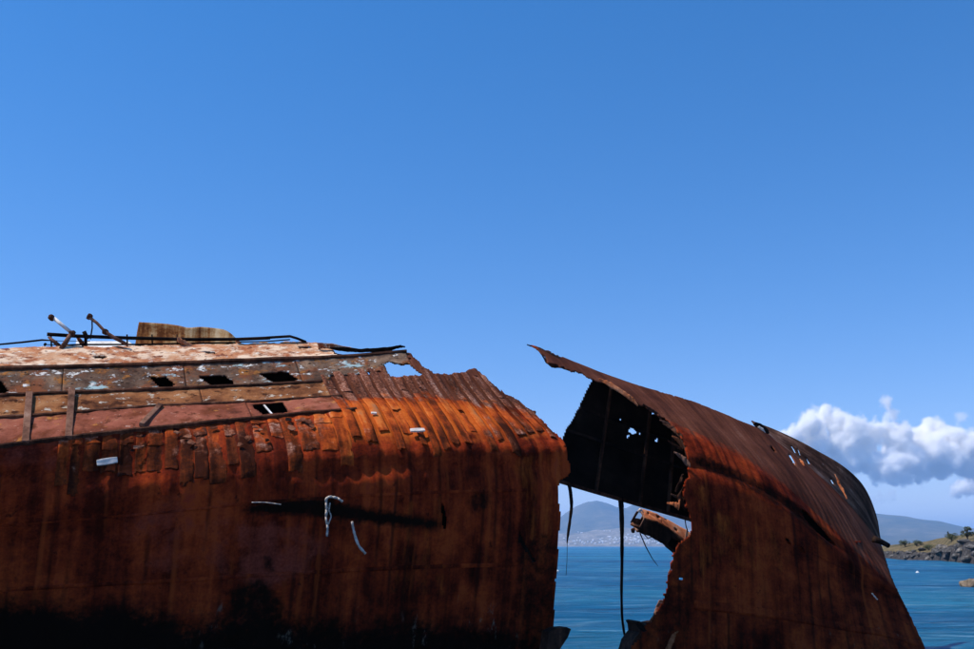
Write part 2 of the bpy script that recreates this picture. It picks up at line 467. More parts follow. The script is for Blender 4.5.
# volcano island seen through the gap
rx, rz = ridge_profile([(430, 545), (500, 541), (540, 531), (552, 525), (563, 516), (575, 508), (588, 502), (597, 500.5), (606, 503.5), (616, 508), (626, 510), (634, 507), (645, 502), (660, 496), (680, 492), (705, 494), (730, 502), (770, 517), (820, 534), (860, 545)], 9000)
def island_h(X, Y):
    r = np.interp(X, rx, rz)
    d = (Y - 9000) / 2300.0
    prof = np.where(d < 0, np.clip(1 + d, 0, 1) ** 1.45, np.clip(1 - d, 0, 1))
    n = fbm(X / 700, Y / 700, 2, 5)
    gully = np.abs(fbm(X / 420, Y / 1500, 5, 4))
    return r * prof * (1 + 0.12 * n) - gully * 60 * prof * np.clip(-d * 3, 0, 1) + np.clip(1 - abs(d + 0.85) / 0.2, 0, 1) * 10 - 4 * (prof < 0.01)
terrain('far_island', np.linspace(rx[0], rx[-1], 260), np.linspace(6650, 11400, 110), island_h, M_hill, 'hazy blue volcanic island mountain across the sea')
cx_, cz_ = ridge_profile([(430, 545), (500, 539), (545, 535), (570, 533), (590, 530.5), (610, 528), (640, 526), (670, 527), (700, 531), (760, 538), (820, 545)], 7000)
def coast_h(X, Y):
    r = np.interp(X, cx_, cz_)
    d = (Y - 7000) / 900.0
    prof = np.where(d < 0, np.clip(1 + d, 0, 1) ** 0.9, np.clip(1 - d * 0.6, 0, 1))
    return r * prof * (1 + 0.25 * fbm(X / 260, Y / 260, 7, 5)) + 3 - 8 * (prof < 0.01)
terrain('far_coast', np.linspace(cx_[0], cx_[-1], 300), np.linspace(6080, 8300, 90), coast_h, M_coast, 'pale hazy coastal slope below the island mountain')
# hill behind the headland
hx, hz = ridge_profile([(720, 530), (790, 519), (840, 514.5), (879, 514.5), (903, 516), (922, 520.5), (940, 526), (955, 529.5), (974, 530.5), (1010, 529), (1060, 532), (1120, 540), (1180, 546)], 7800)
def hill2_h(X, Y):
    r = np.interp(X, hx, hz)
    d = (Y - 7800) / 2600.0
    prof = np.where(d < 0, np.clip(1 + d, 0, 1) ** 1.2, np.clip(1 - d, 0, 1))
    return r * prof * (1 + 0.14 * fbm(X / 600, Y / 600, 9, 5)) - np.abs(fbm(X / 300, Y / 1100, 4, 4)) * 40 * prof * np.clip(-d * 3, 0, 1) - 5 * (prof < 0.01)
terrain('far_hill', np.linspace(hx[0], hx[-1], 220), np.linspace(5150, 10500, 110), hill2_h, M_hill, 'long hazy blue hill behind the dry headland')

# far town: a scatter of pale houses that reads as one mass
def far_town():
    V = []; Fc = []
    r = random.Random(4)
    for k in range(210):
        px = r.triangular(545, 705, 670); 
        y = 6150 + abs(r.gauss(0, 260)); x = float((px - CX) / F * y / CP * 1.0)
        x = float(at_y(np.array(px), np.array(540.0), np.array(y))[0])
        z = float(max(coast_h(np.array(x), np.array(y)), 0)); 
        a, b, h = r.uniform(5, 13), r.uniform(6, 12), r.uniform(4, 8)
        n = len(V)
        for dz in (-4, h):
            V += [(x-a/2, y-b/2, z+dz), (x+a/2, y-b/2, z+dz), (x+a/2, y+b/2, z+dz), (x-a/2, y+b/2, z+dz)]
        V += [(x - a/2, y, z + h + b * 0.25), (x + a/2, y, z + h + b * 0.25)]
        Fc += [(n,n+1,n+5,n+4),(n+1,n+2,n+6,n+5),(n+2,n+3,n+7,n+6),(n+3,n,n+4,n+7),(n+4,n+5,n+9,n+8),(n+6,n+7,n+8,n+9),(n+5,n+6,n+9),(n+7,n+4,n+8)]
    t = NT('whitewashed_houses'); geo = t.n('ShaderNodeNewGeometry')
    c = t.ramp(geo.outputs['Random Per Island'], [(0.0, (0.78, 0.76, 0.72)), (0.6, (0.8, 0.8, 0.78)), (1.0, (0.5, 0.4, 0.33))])
    o = mesh('far_town', V, Fc, t.done(c, 0.8), smooth=False)
    prop(o, label='scatter of white houses along the far shore', cat='town', kind='stuff')
far_town()

# ------------------------------------------------------------------ headland
def smooth01(x): x = np.clip(x, 0, 1); return x * x * (3 - 2 * x)
def water_pt(px, py):
    d = rays(np.array(float(px)), np.array(float(py))); k = -EYE / d[2]; return CAM + d * k
# shoreline of the headland in plan, from the picture
SH = [(780, 552.5), (868, 556.0), (885, 557.8), (905, 558.7), (930, 559.4), (955, 561.4), (974, 562.5), (1030, 565), (1120, 569)]
shp = np.array([water_pt(a, b) for a, b in SH]); sha = shp[:, 0] / shp[:, 1]
def shore_y(A): return np.interp(A, sha, shp[:, 1])          # distance of the waterline along a bearing x/y
top_px = [(780, 552), (868, 547.5), (885, 545.5), (905, 544), (925, 541.5), (940, 538.5), (953, 536), (965, 534.5), (974, 534), (1030, 528), (1120, 520)]
_zt = []
for (p_, q_) in top_px:
    d_ = rays(np.array(float(p_)), np.array(float(q_))); _zt.append((d_[0] / d_[1], d_[2] / d_[1]))
_zt = np.array(_zt)
def head_h(X, Y):
    A = X / Y; d = Y - shore_y(A) + 1.5 * fbm(X / 5, Y / 5, 3, 3)
    top = np.maximum(EYE + np.interp(A, _zt[:, 0], _zt[:, 1]) * Y, 0.2)
    n = fbm(X / 3.2, Y / 3.2, 6, 5); rock = np.abs(fbm(X / 2.0, Y / 2.0, 8, 5))
    rocky = 1 - smooth01((d - 3 - 6 * smooth01((A - 0.47) / 0.03)) / 6)
    cliff = smooth01((d + 0.5) / 3.5)
    slope = 0.42 + 0.16 * smooth01((A - 0.47) / 0.03) + (0.58 - 0.16 * smooth01((A - 0.47) / 0.03)) * smooth01((d - 3) / 20.0)
    back = 1 - 0.5 * smooth01((d - 26) / 50.0)
    return top * cliff * slope * back + (rock * 1.3 - 0.3) * cliff * rocky + n * 0.12 * cliff - 1.2 * (1 - smooth01((d + 2.5) / 3))
def headland_mat():
    t = NT('dry_headland'); geo = t.n('ShaderNodeNewGeometry'); tc = t.n('ShaderNodeTexCoord'); ob = tc.outputs['Object']
    a = t.noise(ob, 0.35, 7, 0.6); b = t.noise(ob, 2.2, 6, 0.65)
    grass = t.ramp(t.math('MULTIPLY_ADD', b, 0.45, t.math('MULTIPLY', a, 0.55)), [(0.38, (0.04, 0.042, 0.018)), (0.5, (0.115, 0.088, 0.042)), (0.62, (0.20, 0.15, 0.078))])
    rock = t.ramp(b, [(0.35, (0.018, 0.017, 0.018)), (0.6, (0.07, 0.062, 0.058)), (0.75, (0.18, 0.17, 0.16))])
    sep = t.n('ShaderNodeSeparateXYZ'); t.t.links.new(geo.outputs['Normal'], sep.inputs[0])
    c = t.mix(t.step(t.math('MULTIPLY_ADD', t.math('SUBTRACT', a, 0.5), 0.5, t.attr('turf')), 0.35, 0.6), rock, grass)
    return t.done(c, 0.95, t.bump(b, 0.8, 0.25), 0.15)
def make_headland():
    al = np.linspace(sha[0], sha[-1], 420); dd = np.concatenate([np.linspace(-5, 30, 150)[:-1], np.linspace(30, 110, 50)])
    AL, DD = np.meshgrid(al, dd, indexing='ij')
    B = shore_y(AL) + DD; A = AL * B
    H = head_h(A, B); xs, ys = al, dd
    turf = smooth01((DD + 2.0 * fbm(A / 4, B / 4, 2, 3) - 3.0 - 7.0 * smooth01((AL - 0.468) / 0.03)) / 2.5)
    V = np.stack([A, B, H], -1).reshape(-1, 3)
    keep = (np.maximum.reduce([H[:-1,:-1], H[1:,:-1], H[:-1,1:], H[1:,1:]]) > -1.1)
    f = grid_faces(len(xs), len(ys), keep)
    V, f, tt = compact(V, f, turf.ravel())
    prop(mesh('headland', V, f, headland_mat(), attrs={'turf': tt}), label='low dry grassy headland with dark rocky edge', kind='structure')
make_headland()

def rock_mesh(name, seed, squash=0.7):
    bm = bmesh.new(); bmesh.ops.create_icosphere(bm, subdivisions=3, radius=1.0)
    r = np.random.RandomState(seed); cuts = [Vector(r.normal(size=3)).normalized() for _ in range(9)]; dd = r.uniform(0.55, 0.9, 9)
    for v in bm.verts:
        for c, d in zip(cuts, dd):
            k = v.co.dot(c)
            if k > d: v.co -= c * (k - d) * 0.92
        n = float(fbm(v.co.x * 2 + v.co.z, v.co.y * 2 - v.co.z, seed, 3)); v.co *= 1 + 0.12 * n
        v.co.z *= squash
    me = bpy.data.meshes.new(name); bm.to_mesh(me); bm.free(); return me
def rock_mat(name, a, b, c_):
    t = NT(name); tc = t.n('ShaderNodeTexCoord'); n = t.noise(tc.outputs['Object'], 2.2, 7, 0.65)
    return t.done(t.ramp(n, [(0.35, a), (0.55, b), (0.7, c_)]), 0.92, t.bump(n, 0.7, 0.15), 0.2)
M_rock = rock_mat('shore_rock', (0.02, 0.019, 0.02), (0.075, 0.07, 0.066), (0.22, 0.21, 0.2))
M_rock_pale = rock_mat('pale_shore_rock', (0.05, 0.045, 0.042), (0.15, 0.135, 0.12), (0.30, 0.27, 0.24))
M_rock2 = rock_mat('tan_rock', (0.06, 0.045, 0.03), (0.20, 0.15, 0.10), (0.32, 0.26, 0.19))
rm = [rock_mesh('boulder', 20 + k) for k in range(5)]
rr = random.Random(5)
places = ['at the left tip of the headland shore', 'below the roundest headland tree', 'below the straw coloured slope', 'under the rocky headland bank', 'below the tallest headland tree']
looks = ['dark jagged boulder', 'flat dark boulder', 'pale boulder', 'tall blocky boulder', 'small rounded boulder', 'broad cracked boulder']  # the pale one takes the paler rock colour
for k in range(30):
    px = 884 + k * 3.6 + rr.uniform(-1.5, 1.5)
    bearing = float((px - CX) / F / (CP - (CY - 560.0) / F * SP))
    back = [0.4, 2.2, 0.8, 4.2, 1.4, 6.0][k % 6]; y = float(shore_y(np.array(bearing))) + back; x = bearing * y
    o = link('boulder', rm[k % 5], M_rock if k % 6 != 2 else M_rock_pale); s_ = rr.uniform(0.6, 1.1) * (1.1 if px > 935 else 0.72)
    o.location = (x, y, max(float(head_h(np.array(x), np.array(y))), 0.0) + s_ * 0.18)
    o.scale = (s_ * [1, 1.4, 1, .8, .8, 1.5][k % 6], s_, s_ * [.9, .6, .9, 1.3, .8, .8][k % 6]); o.rotation_euler = (rr.uniform(-.3, .3), rr.uniform(-.3, .3), rr.uniform(0, 6.28))
    prop(o, looks[k % 6] + ' ' + places[min(4, k // 6)], 'boulder', 'boulders at the foot of the headland')
q = water_pt(977, 584)
o = link('shore_rock', rock_mesh('shore_rock', 55, 0.55), M_rock2); o.location = (q[0], q[1] + 0.4, -0.12); o.scale = (0.95, 0.8, 0.95); o.rotation_euler = (0, 0.12, 0.5)
prop(o, 'lone tan rock breaking the water at the right edge', 'rock')

# shrubs and small trees of the headland
def leaf_mat(name, a, b):
    t = NT(name); geo = t.n('ShaderNodeNewGeometry')
    c = t.ramp(geo.outputs['Random Per Island'], [(0.0, a), (1.0, b)])
    m = t.done(c, 0.7, None, 0.2); t.bsdf.inputs['Subsurface Weight'].default_value = 0.0
    return m
M_leaf = leaf_mat('shrub_leaves', (0.028, 0.038, 0.014), (0.085, 0.095, 0.035))
t_ = NT('shrub_bark'); tc_ = t_.n('ShaderNodeTexCoord')
M_bark = t_.done(t_.ramp(t_.noise(tc_.outputs['Object'], 6, 5), [(0.3, (0.05, 0.035, 0.025)), (0.7, (0.13, 0.10, 0.075))]), 0.9)
def shrub(px, py, dback, w, h, seed, label, trunk=True, name='headland_tree'):
    base = None
    d = rays(np.array(float(px)), np.array(float(py)))
    sy = float(shore_y(np.array(d[0] / d[1])))
    y = sy + dback; x = d[0] / d[1] * y
    z = float(head_h(np.array(x), np.array(y)))
    root = empty(name, (x, y, z)); prop(root, label, 'tree' if trunk else 'shrub', 'scrub on the headland')
    r = random.Random(seed)
    parts = [tube_data([(x, y, z - 0.2), (x + 0.05 * w, y, z + 0.25 * h), (x + r.uniform(-.1, .1) * w, y, z + 0.6 * h)], [0.09 * h ** .5, 0.06 * h ** .5, 0.02], 7)]
    for k in range(5):
        a = r.uniform(0, 6.28); parts.append(tube_data([(x, y, z + 0.2 * h), (x + math.cos(a) * w * .2, y + math.sin(a) * w * .2, z + 0.45 * h), (x + math.cos(a) * w * .38, y + math.sin(a) * w * .38, z + r.uniform(.55, .8) * h)], [0.05, 0.035, 0.012], 6))
    V, Fc = join_data(parts); mesh('trunk', V, Fc, M_bark, root)
    V = []; Fc = []
    clumps = [(r.gauss(0, .23) * w, r.gauss(0, .23) * w, h * r.uniform(.35, .85), r.uniform(.14, .26) * w) for _ in range(13)]
    for cxx, cyy, czz, cr in clumps:
        for k in range(120):
            u = Vector((r.gauss(0, 1), r.gauss(0, 1), r.gauss(0, 1))).normalized() * cr * r.uniform(.55, 1.1)
            p = Vector((x + cxx, y + cyy, z + czz)) + Vector((u.x, u.y, u.z * .8))
            a = Vector((r.gauss(0, 1), r.gauss(0, 1), r.gauss(0, 1))).normalized(); b = a.orthogonal().normalized(); s_ = r.uniform(.05, .11) * (h / 2) ** .5
            n = len(V); V += [tuple(p - a * s_), tuple(p + b * s_ * .6), tuple(p + a * s_), tuple(p - b * s_ * .6)]; Fc.append((n, n+1, n+2, n+3))
    mesh('crown', V, Fc, M_leaf, root, smooth=False)
shrub(905, 546, 14, 1.9, 1.35, 1, 'roundest dark tree standing at the left of the headland')
shrub(916.5, 546, 14, 1.7, 1.1, 2, 'small dark tree just right of the roundest headland tree')
shrub(929, 552, 7, 1.5, 0.9, 3, 'low green shrub on the straw coloured headland slope', False, 'headland_shrub')
shrub(952, 545, 13, 1.7, 1.5, 4, 'dark shrub at the top of the rocky headland bank', False, 'headland_shrub')
shrub(967.5, 541, 12, 1.7, 2.3, 5, 'tallest tree on the headland near the right edge')
shrub(949, 541, 26, 0.35, 1.1, 6, 'tiny thin sapling on the headland skyline', True)
shrub(985, 541, 14, 2.6, 1.6, 8, 'broad shrub beyond the tallest headland tree', False, 'headland_shrub')
shrub(939, 549, 10, 1.3, 0.6, 9, 'flat little bush halfway along the headland', False, 'headland_shrub')

# buoys
def buoy(px, py, s, label):
    q = water_pt(px, py); root = empty('mooring_buoy', q); prop(root, label, 'buoy')
    prof = [(0, -0.5), (0.5, -0.42), (0.85, -0.15), (1.0, 0.15), (0.92, 0.5), (0.65, 0.82), (0.3, 0.98), (0, 1.02)]
    t = NT('buoy_plastic'); tc = t.n('ShaderNodeTexCoord')
    m = t.done(t.ramp(t.noise(tc.outputs['Object'], 12, 4), [(0.3, (0.62, 0.62, 0.6)), (0.7, (0.82, 0.82, 0.8))]), 0.5)
    V = []; Fc = []; sg = 16
    for rr_, zz in prof:
        for k in range(sg): V.append((q[0] + rr_ * s * math.cos(6.2832 * k / sg), q[1] + rr_ * s * math.sin(6.2832 * k / sg), q[2] + zz * s))
    for i in range(len(prof) - 1):
        for k in range(sg): Fc.append((i*sg + k, i*sg + (k+1) % sg, (i+1)*sg + (k+1) % sg, (i+1)*sg + k))
    mesh('float_body', V, Fc, m, root)
    pts = [(q[0] + s * .3 * math.cos(a), q[1], q[2] + s * 1.05 + s * .3 * math.sin(a)) for a in np.linspace(-0.3, math.pi + 0.3, 9)]
    tube('lifting_ring', pts, s * 0.07, m, root, 6)
buoy(917.5, 573, 0.15, 'white mooring buoy floating off the headland')
buoy(557.6, 571.5, 0.13, 'white float seen beside the torn end of the larger wreck section')

# ================================================================== THE WRECK
def c4(*h): return tuple(h)
STOPS_WALL = [(0.12, (0.020, 0.0035, 0.002)), (0.34, (0.075, 0.0095, 0.004)), (0.48, (0.165, 0.019, 0.006)), (0.60, (0.25, 0.031, 0.008)), (0.74, (0.36, 0.052, 0.011)), (0.9, (0.27, 0.034, 0.015))]
STOPS_STRIP = [(0.10, (0.04, 0.010, 0.005)), (0.32, (0.13, 0.027, 0.008)), (0.46, (0.28, 0.045, 0.010)), (0.62, (0.45, 0.080, 0.014)), (0.80, (0.60, 0.155, 0.03)), (0.95, (0.42, 0.15, 0.06))]
STOPS_ROOF = [(0.10, (0.022, 0.010, 0.007)), (0.32, (0.075, 0.026, 0.015)), (0.50, (0.17, 0.058, 0.032)), (0.64, (0.29, 0.12, 0.075)), (0.82, (0.46, 0.28, 0.20))]
def wall_extra(t, uv, c, n):
    # rust-run lines at rib spacing, painting the ribs' faint shading into the colour
    sx = t.n('ShaderNodeSeparateXYZ'); t.t.links.new(uv, sx.inputs[0])
    wob = t.math('MULTIPLY_ADD', t.noise(t.mapv(uv, (0.8, 0.35, 1)), 2.0, 4, 0.6), 0.55, t.math('DIVIDE', sx.outputs[0], 0.27))
    tri = t.math('ABSOLUTE', t.math('SUBTRACT', t.math('FRACT', wob), 0.5))
    rn = t.math('MULTIPLY', t.step(tri, 0.30, 0.48), t.step(t.noise(t.mapv(uv, (2.0, 0.30, 1), (7, 3, 0)), 1.3, 6, 0.62), 0.44, 0.62))
    c = t.mix(t.math('MULTIPLY', rn, 0.75), c, (0.030, 0.007, 0.004))
    r2 = t.math('MULTIPLY', t.step(tri, 0.22, 0.04), t.step(t.noise(t.mapv(uv, (2.4, 0.22, 1), (2, 11, 0)), 1.2, 6, 0.62), 0.50, 0.66))
    c = t.mix(t.math('MULTIPLY', r2, 0.6), c, (0.36, 0.058, 0.012))
    sc_ = t.step(t.noise(t.mapv(uv, (1.0, 0.7, 1), (1, 5, 0)), 6.0, 8, 0.72), 0.60, 0.66)
    c = t.mix(t.math('MULTIPLY', sc_, 0.7), c, (0.018, 0.006, 0.004))
    rag = t.math('SUBTRACT', t.noise(t.mapv(uv, (3.0, 0.8, 1)), 2.0, 6, 0.65), 0.5)
    o = t.math('MULTIPLY_ADD', rag, 0.9, t.attr('fresh'))
    oc = t.ramp(t.math('MULTIPLY_ADD', n['fine'], 0.5, t.math('MULTIPLY', n['st2'], 0.5)), [(0.3, (0.22, 0.040, 0.008)), (0.5, (0.44, 0.085, 0.013)), (0.7, (0.58, 0.145, 0.026))])
    c = t.mix(t.step(o, 0.35, 0.8), c, oc)
    p = t.math('MULTIPLY_ADD', t.math('SUBTRACT', t.noise(uv, 2.2, 7, 0.68), 0.5), 2.2, t.attr('primer'))
    pc = t.ramp(n['fine'], [(0.3, (0.14, 0.022, 0.012)), (0.7, (0.29, 0.055, 0.032))])
    c = t.mix(t.step(p, 0.35, 1.0), c, pc)
    g = t.math('MULTIPLY_ADD', rag, 0.7, t.attr('dull'))
    gc = t.ramp(t.math('MULTIPLY_ADD', n['st2'], 0.25, t.math('MULTIPLY_ADD', n['fine'], 0.25, t.math('MULTIPLY_ADD', n['st'], 0.25, t.math('MULTIPLY', n['big'], 0.25)))), [(0.32, (0.016, 0.006, 0.005)), (0.46, (0.066, 0.021, 0.012)), (0.55, (0.135, 0.045, 0.025)), (0.66, (0.25, 0.13, 0.088))])
    return t.mix(t.step(g, 0.35, 0.7), c, gc)
M_hull = rust('rusted_hull_plating', STOPS_WALL, (1.9, 0.22), 1.2, attrs=True, extra=wall_extra)
def strip_extra(t, uv, c, n):
    f = t.math('MULTIPLY_ADD', n['st'], 0.5, t.math('MULTIPLY', n['fine'], 0.5))
    rc = t.ramp(t.math('MULTIPLY_ADD', t.math('SUBTRACT', f, 0.5), 1.6, f), STOPS_ROOF)
    pk = t.step(t.noise(t.mapv(uv, (3.0, 0.8, 1)), 7.0, 8, 0.68), 0.60, 0.72)
    rc = t.mix(pk, rc, (0.42, 0.30, 0.23))
    rag = t.math('SUBTRACT', t.noise(uv, 3.0, 5, 0.6), 0.5)
    rag2 = t.math('SUBTRACT', n['st'], 0.5)
    return t.mix(t.step(t.math('MULTIPLY_ADD', rag2, 0.9, t.math('MULTIPLY_ADD', rag, 2.2, t.attr('dull'))), 0.3, 0.75), c, rc)
M_strip = rust('flaking_orange_plating', STOPS_STRIP, (4.0, 0.8), 1.4, obj_rand=0.15, extra=strip_extra, tone=True)
M_roofstrip = rust('weathered_brown_plating', STOPS_ROOF, (5.0, 0.9), 1.4, flake=[((0.42, 0.34, 0.28), 0.62, 0.72, 7.0, 3.0)], obj_rand=0.28)
M_pink = rust('peeling_white_over_rust', [(0.12, (0.12, 0.035, 0.018)), (0.4, (0.38, 0.125, 0.055)), (0.6, (0.54, 0.24, 0.115)), (0.85, (0.68, 0.42, 0.25))], (1.2, 1.2), 1.2,
              flake=[((0.80, 0.58, 0.40), 0.45, 0.58, 3.5, 0.6), ((0.22, 0.07, 0.04), 0.56, 0.62, 5.5, 0.8), ((0.82, 0.72, 0.58), 0.57, 0.63, 8.0, 0.6)])
M_grey = rust('flaking_grey_paint', [(0.12, (0.015, 0.009, 0.007)), (0.4, (0.075, 0.043, 0.030)), (0.62, (0.15, 0.092, 0.062)), (0.85, (0.28, 0.18, 0.115))], (1.2, 1.2), 1.3,
              flake=[((0.19, 0.065, 0.03), 0.47, 0.60, 1.3, 1.0), ((0.30, 0.12, 0.035), 0.55, 0.62, 3.0, 1.0), ((0.34, 0.46, 0.46), 0.575, 0.62, 2.1, 0.6), ((0.66, 0.63, 0.57), 0.575, 0.62, 5.0, 0.8), ((0.04, 0.025, 0.018), 0.57, 0.63, 8.0, 0.8)])
M_ochre = rust('ochre_stained_plating', [(0.12, (0.045, 0.016, 0.009)), (0.4, (0.17, 0.062, 0.026)), (0.6, (0.29, 0.115, 0.045)), (0.85, (0.40, 0.20, 0.09))], (1.0, 1.6), 1.2,
               flake=[((0.54, 0.47, 0.37), 0.57, 0.63, 5.0, 0.8), ((0.06, 0.022, 0.012), 0.54, 0.62, 4.2, 0.8)])
M_red = rust('red_primer_plating', [(0.12, (0.07, 0.022, 0.014)), (0.4, (0.22, 0.065, 0.038)), (0.62, (0.30, 0.095, 0.058)), (0.85, (0.36, 0.15, 0.085))], (0.9, 1.4), 0.9,
             flake=[((0.15, 0.042, 0.02), 0.47, 0.62, 1.6, 1.0), ((0.09, 0.028, 0.014), 0.56, 0.64, 4.0, 1.0), ((0.42, 0.17, 0.045), 0.57, 0.66, 2.3, 1.0), ((0.5, 0.3, 0.22), 0.62, 0.68, 8.0, .7)])
M_beam = rust('rusted_stringer', [(0.15, (0.018, 0.010, 0.008)), (0.45, (0.06, 0.026, 0.016)), (0.7, (0.13, 0.055, 0.032)), (0.9, (0.20, 0.10, 0.06))], (6, 6), 1.0, coord='obj')
M_frame = rust('rust_brown_frame', [(0.15, (0.06, 0.03, 0.02)), (0.45, (0.16, 0.075, 0.048)), (0.7, (0.25, 0.13, 0.085)), (0.9, (0.33, 0.2, 0.14))], (6, 6), 1.0, coord='obj')
M_dark = rust('shade_dark_inner_plating', [(0.2, (0.006, 0.005, 0.004)), (0.5, (0.014, 0.010, 0.008)), (0.8, (0.032, 0.020, 0.014))], (2, 0.7), 1.0, coord='uv')  # interior shade put into the colour as near-black plating
M_darko = rust('near_black_iron', [(0.2, (0.006, 0.005, 0.005)), (0.5, (0.016, 0.011, 0.009)), (0.8, (0.04, 0.022, 0.016))], (4, 4), 1.0, coord='obj')  # near-black tone for rails, straps and inner bars
M_flake = rust('lifted_rust_scale', [(0.2, (0.08, 0.025, 0.014)), (0.5, (0.24, 0.085, 0.045)), (0.8, (0.36, 0.17, 0.10))], (5, 5), 1.0, obj_rand=0.3, coord='obj')
M_torn = rust('torn_bright_rust', [(0.2, (0.16, 0.04, 0.014)), (0.5, (0.40, 0.125, 0.05)), (0.8, (0.54, 0.27, 0.15))], (5, 5), 1.0, coord='obj')
M_tan = rust('tan_sheet_with_rust_runs', [(0.15, (0.08, 0.025, 0.008)), (0.36, (0.19, 0.075, 0.024)), (0.50, (0.26, 0.15, 0.066)), (0.66, (0.33, 0.22, 0.115)), (0.85, (0.40, 0.30, 0.18))], (6.0, 0.25), 0.4, contrast=4.5)
M_white = rust('chalky_white_paint', [(0.15, (0.40, 0.30, 0.22)), (0.35, (0.66, 0.63, 0.58)), (0.6, (0.78, 0.77, 0.74)), (0.85, (0.82, 0.81, 0.79))], (3, 3), 0.3, coord='obj')
t_ = NT('dull_white_plastic'); tc_ = t_.n('ShaderNodeTexCoord')
M_plastic = t_.done(t_.ramp(t_.noise(tc_.outputs['Object'], 20, 5), [(0.3, (0.55, 0.47, 0.40)), (0.65, (0.80, 0.70, 0.60))]), 0.7)

# ---------------------------------------------------------------- larger section (left)
FL = Frame(0.0, 16.6, 26.0)
w_ = dict(L2=2.9, L3=2.2, L4=1.65, L5=1.0, T=0.28, B=0.0)
rowsL = [
    ([(0, 370), (130, 367), (250, 362), (350, 357.5), (405, 353), (440, 358), (482, 367)], 2.9),
    ([(0, 397), (130, 392), (250, 387), (320, 382.5), (380, 377), (425, 375.5), (470, 380), (500, 386)], 2.2),
    ([(0, 419), (70, 414), (160, 407), (250, 403), (340, 396.5), (430, 393), (517, 400)], 1.65),
    ([(0, 448), (60, 440), (130, 432), (190, 426), (250, 420), (310, 414), (355, 410), (450, 412), (536, 417)], 1.0),
    ([(0, 476), (100, 465), (200, 453), (300, 443), (400, 438), (500, 436), (558, 437)], [(-10, .98), (120, .84), (230, .46), (310, .36), (570, .32)]),
    ([(0, 510), (100, 499), (200, 486), (300, 474), (400, 466), (500, 461), (568, 459)], [(-10, 1.0), (120, .72), (240, .18), (320, 0.07), (580, 0.04)]),
    ([(0, 560), (150, 552), (300, 542), (450, 536), (570, 534)], [(-10, 1.2), (120, .90), (240, .28), (320, .12), (580, .10)]),
    ('z', -1.3, lambda u: 0.95 + 1.0 * np.clip((-4.5 - u) / 3.0, 0, 1)),
]
def dispL(u, v):
    sh = smooth01((v - 2.6) / 0.8) * (1 - smooth01((v - 4.2) / 2.2))
    ph = u / 0.27 + 0.25 * fbm(u * 0.4, v * 0.5, 1, 2)
    rib = (np.abs((ph % 1.0) - 0.5) * 2) ** 1.6
    d = -0.022 * rib * (0.35 + 0.65 * sh) * (0.6 + 0.8 * vnoise(u * 0.7, v * 0.8, 3))
    d = d + 0.055 * fbm(u * 0.55, v * 0.7, 2, 4) * smooth01((v - 2.8) / 1.0) + 0.010 * fbm(u * 3.5, v * 2.5, 6, 3)
    # long shallow dent along the flank
    d = d - 0.05 * np.exp(-((v - 5.0 - 0.05 * (u + 2)) / 0.22) ** 2) * smooth01((u + 4.2) / 1.5)
    return d
SL = Surf(FL, rowsL, -14.0, 1.75, dispL)

larger = empty('wreck_section', tuple(FL.pt(np.array(-3.0), np.array(1.5), np.array(-1.0))))
prop(larger, 'larger broken hull section of rusted shipwreck, filling the left of the picture', 'shipwreck', 'broken halves of the shipwreck')

KEEP_L = [(-400, 300), (390, 300), (405, 352.0), (409, 353.5), (416, 360), (424, 367), (433, 374), (445, 374.5), (457, 373), (466, 372.5), (470, 369.5), (474, 369), (479, 371.5), (484, 376),
          (492, 383), (502, 391), (512, 398), (520, 403), (527, 408), (534, 412), (541, 420), (549, 428), (557, 435), (563, 441), (567, 451), (570, 462), (570.5, 472), (566, 477), (559, 482), (558, 500), (560.5, 513), (559, 530), (557, 548), (558.5, 552), (556, 575), (554, 610), (552, 650), (549, 760), (-400, 900)]
HOLE_SKY = [(384, 364), (389, 362), (397, 363.5), (404, 364.5), (407, 363), (411, 366), (417, 371), (423, 374.5), (419, 377), (408, 375.5), (398, 377), (391, 377), (386, 372)]
WIN = [[(148, 376), (160, 378), (166, 376.5), (175, 384.5), (172, 387.8), (160, 387.5), (155, 384)],
       [(198, 376.5), (225, 375.6), (234.5, 382.5), (233, 385.2), (211, 386), (206, 383)],
       [(259, 373.5), (287, 372), (298.5, 379.5), (295, 382), (275, 383), (267, 380)],
       [(-12, 380), (1, 381), (9, 391), (5, 395), (-8, 396)]]
HOLE_D = [(251, 405), (283, 402.5), (289, 412), (281, 413.8), (263, 415), (256, 410)]
TEAR = [(442, 503), (444.5, 508), (446.5, 520), (445.5, 530), (442.5, 530), (441.5, 518)]
TEAR2 = [(519, 528), (523, 540), (531, 553), (536, 561), (533.5, 563), (527, 553), (518, 541)]
def jit(X, Y, a, s, seed):
    return X + a * fbm(X / s, Y / s, seed, 3), Y + a * fbm(X / s + 40, Y / s, seed + 1, 3)
def keepL(X, Y, u, v):
    jx, jy = jit(X, Y, np.where((X > 540) & (Y > 480), 1.0, 2.2), 7.0, 2)
    k = in_poly(jx, jy, KEEP_L) & ~in_poly(jx, jy, HOLE_SKY)
    for w in WIN + [HOLE_D, TEAR, TEAR2]: k &= ~in_poly(X + 0.4 * (jx - X), Y + 0.4 * (jy - Y), w)
    # pin holes rusted through near the sky hole and the broken end
    ph = fbm(u * 9, v * 12, 12, 2)
    k &= ~((ph > 0.60) & (X > 355) & (Y < 380))
    return k
def soft(polys, rad=4.0):
    def fn(X, Y, u, v):
        r = np.zeros(X.shape)
        offs = [(0, 0)] + [(rad * math.cos(a), rad * math.sin(a)) for a in np.linspace(0, 6.28, 9)[:-1]]
        for p, wt in polys:
            s_ = sum(in_poly(X + a, Y + b, p).astype(float) for a, b in offs) / len(offs)
            r = np.maximum(r, s_ * wt)
        return r
    return fn
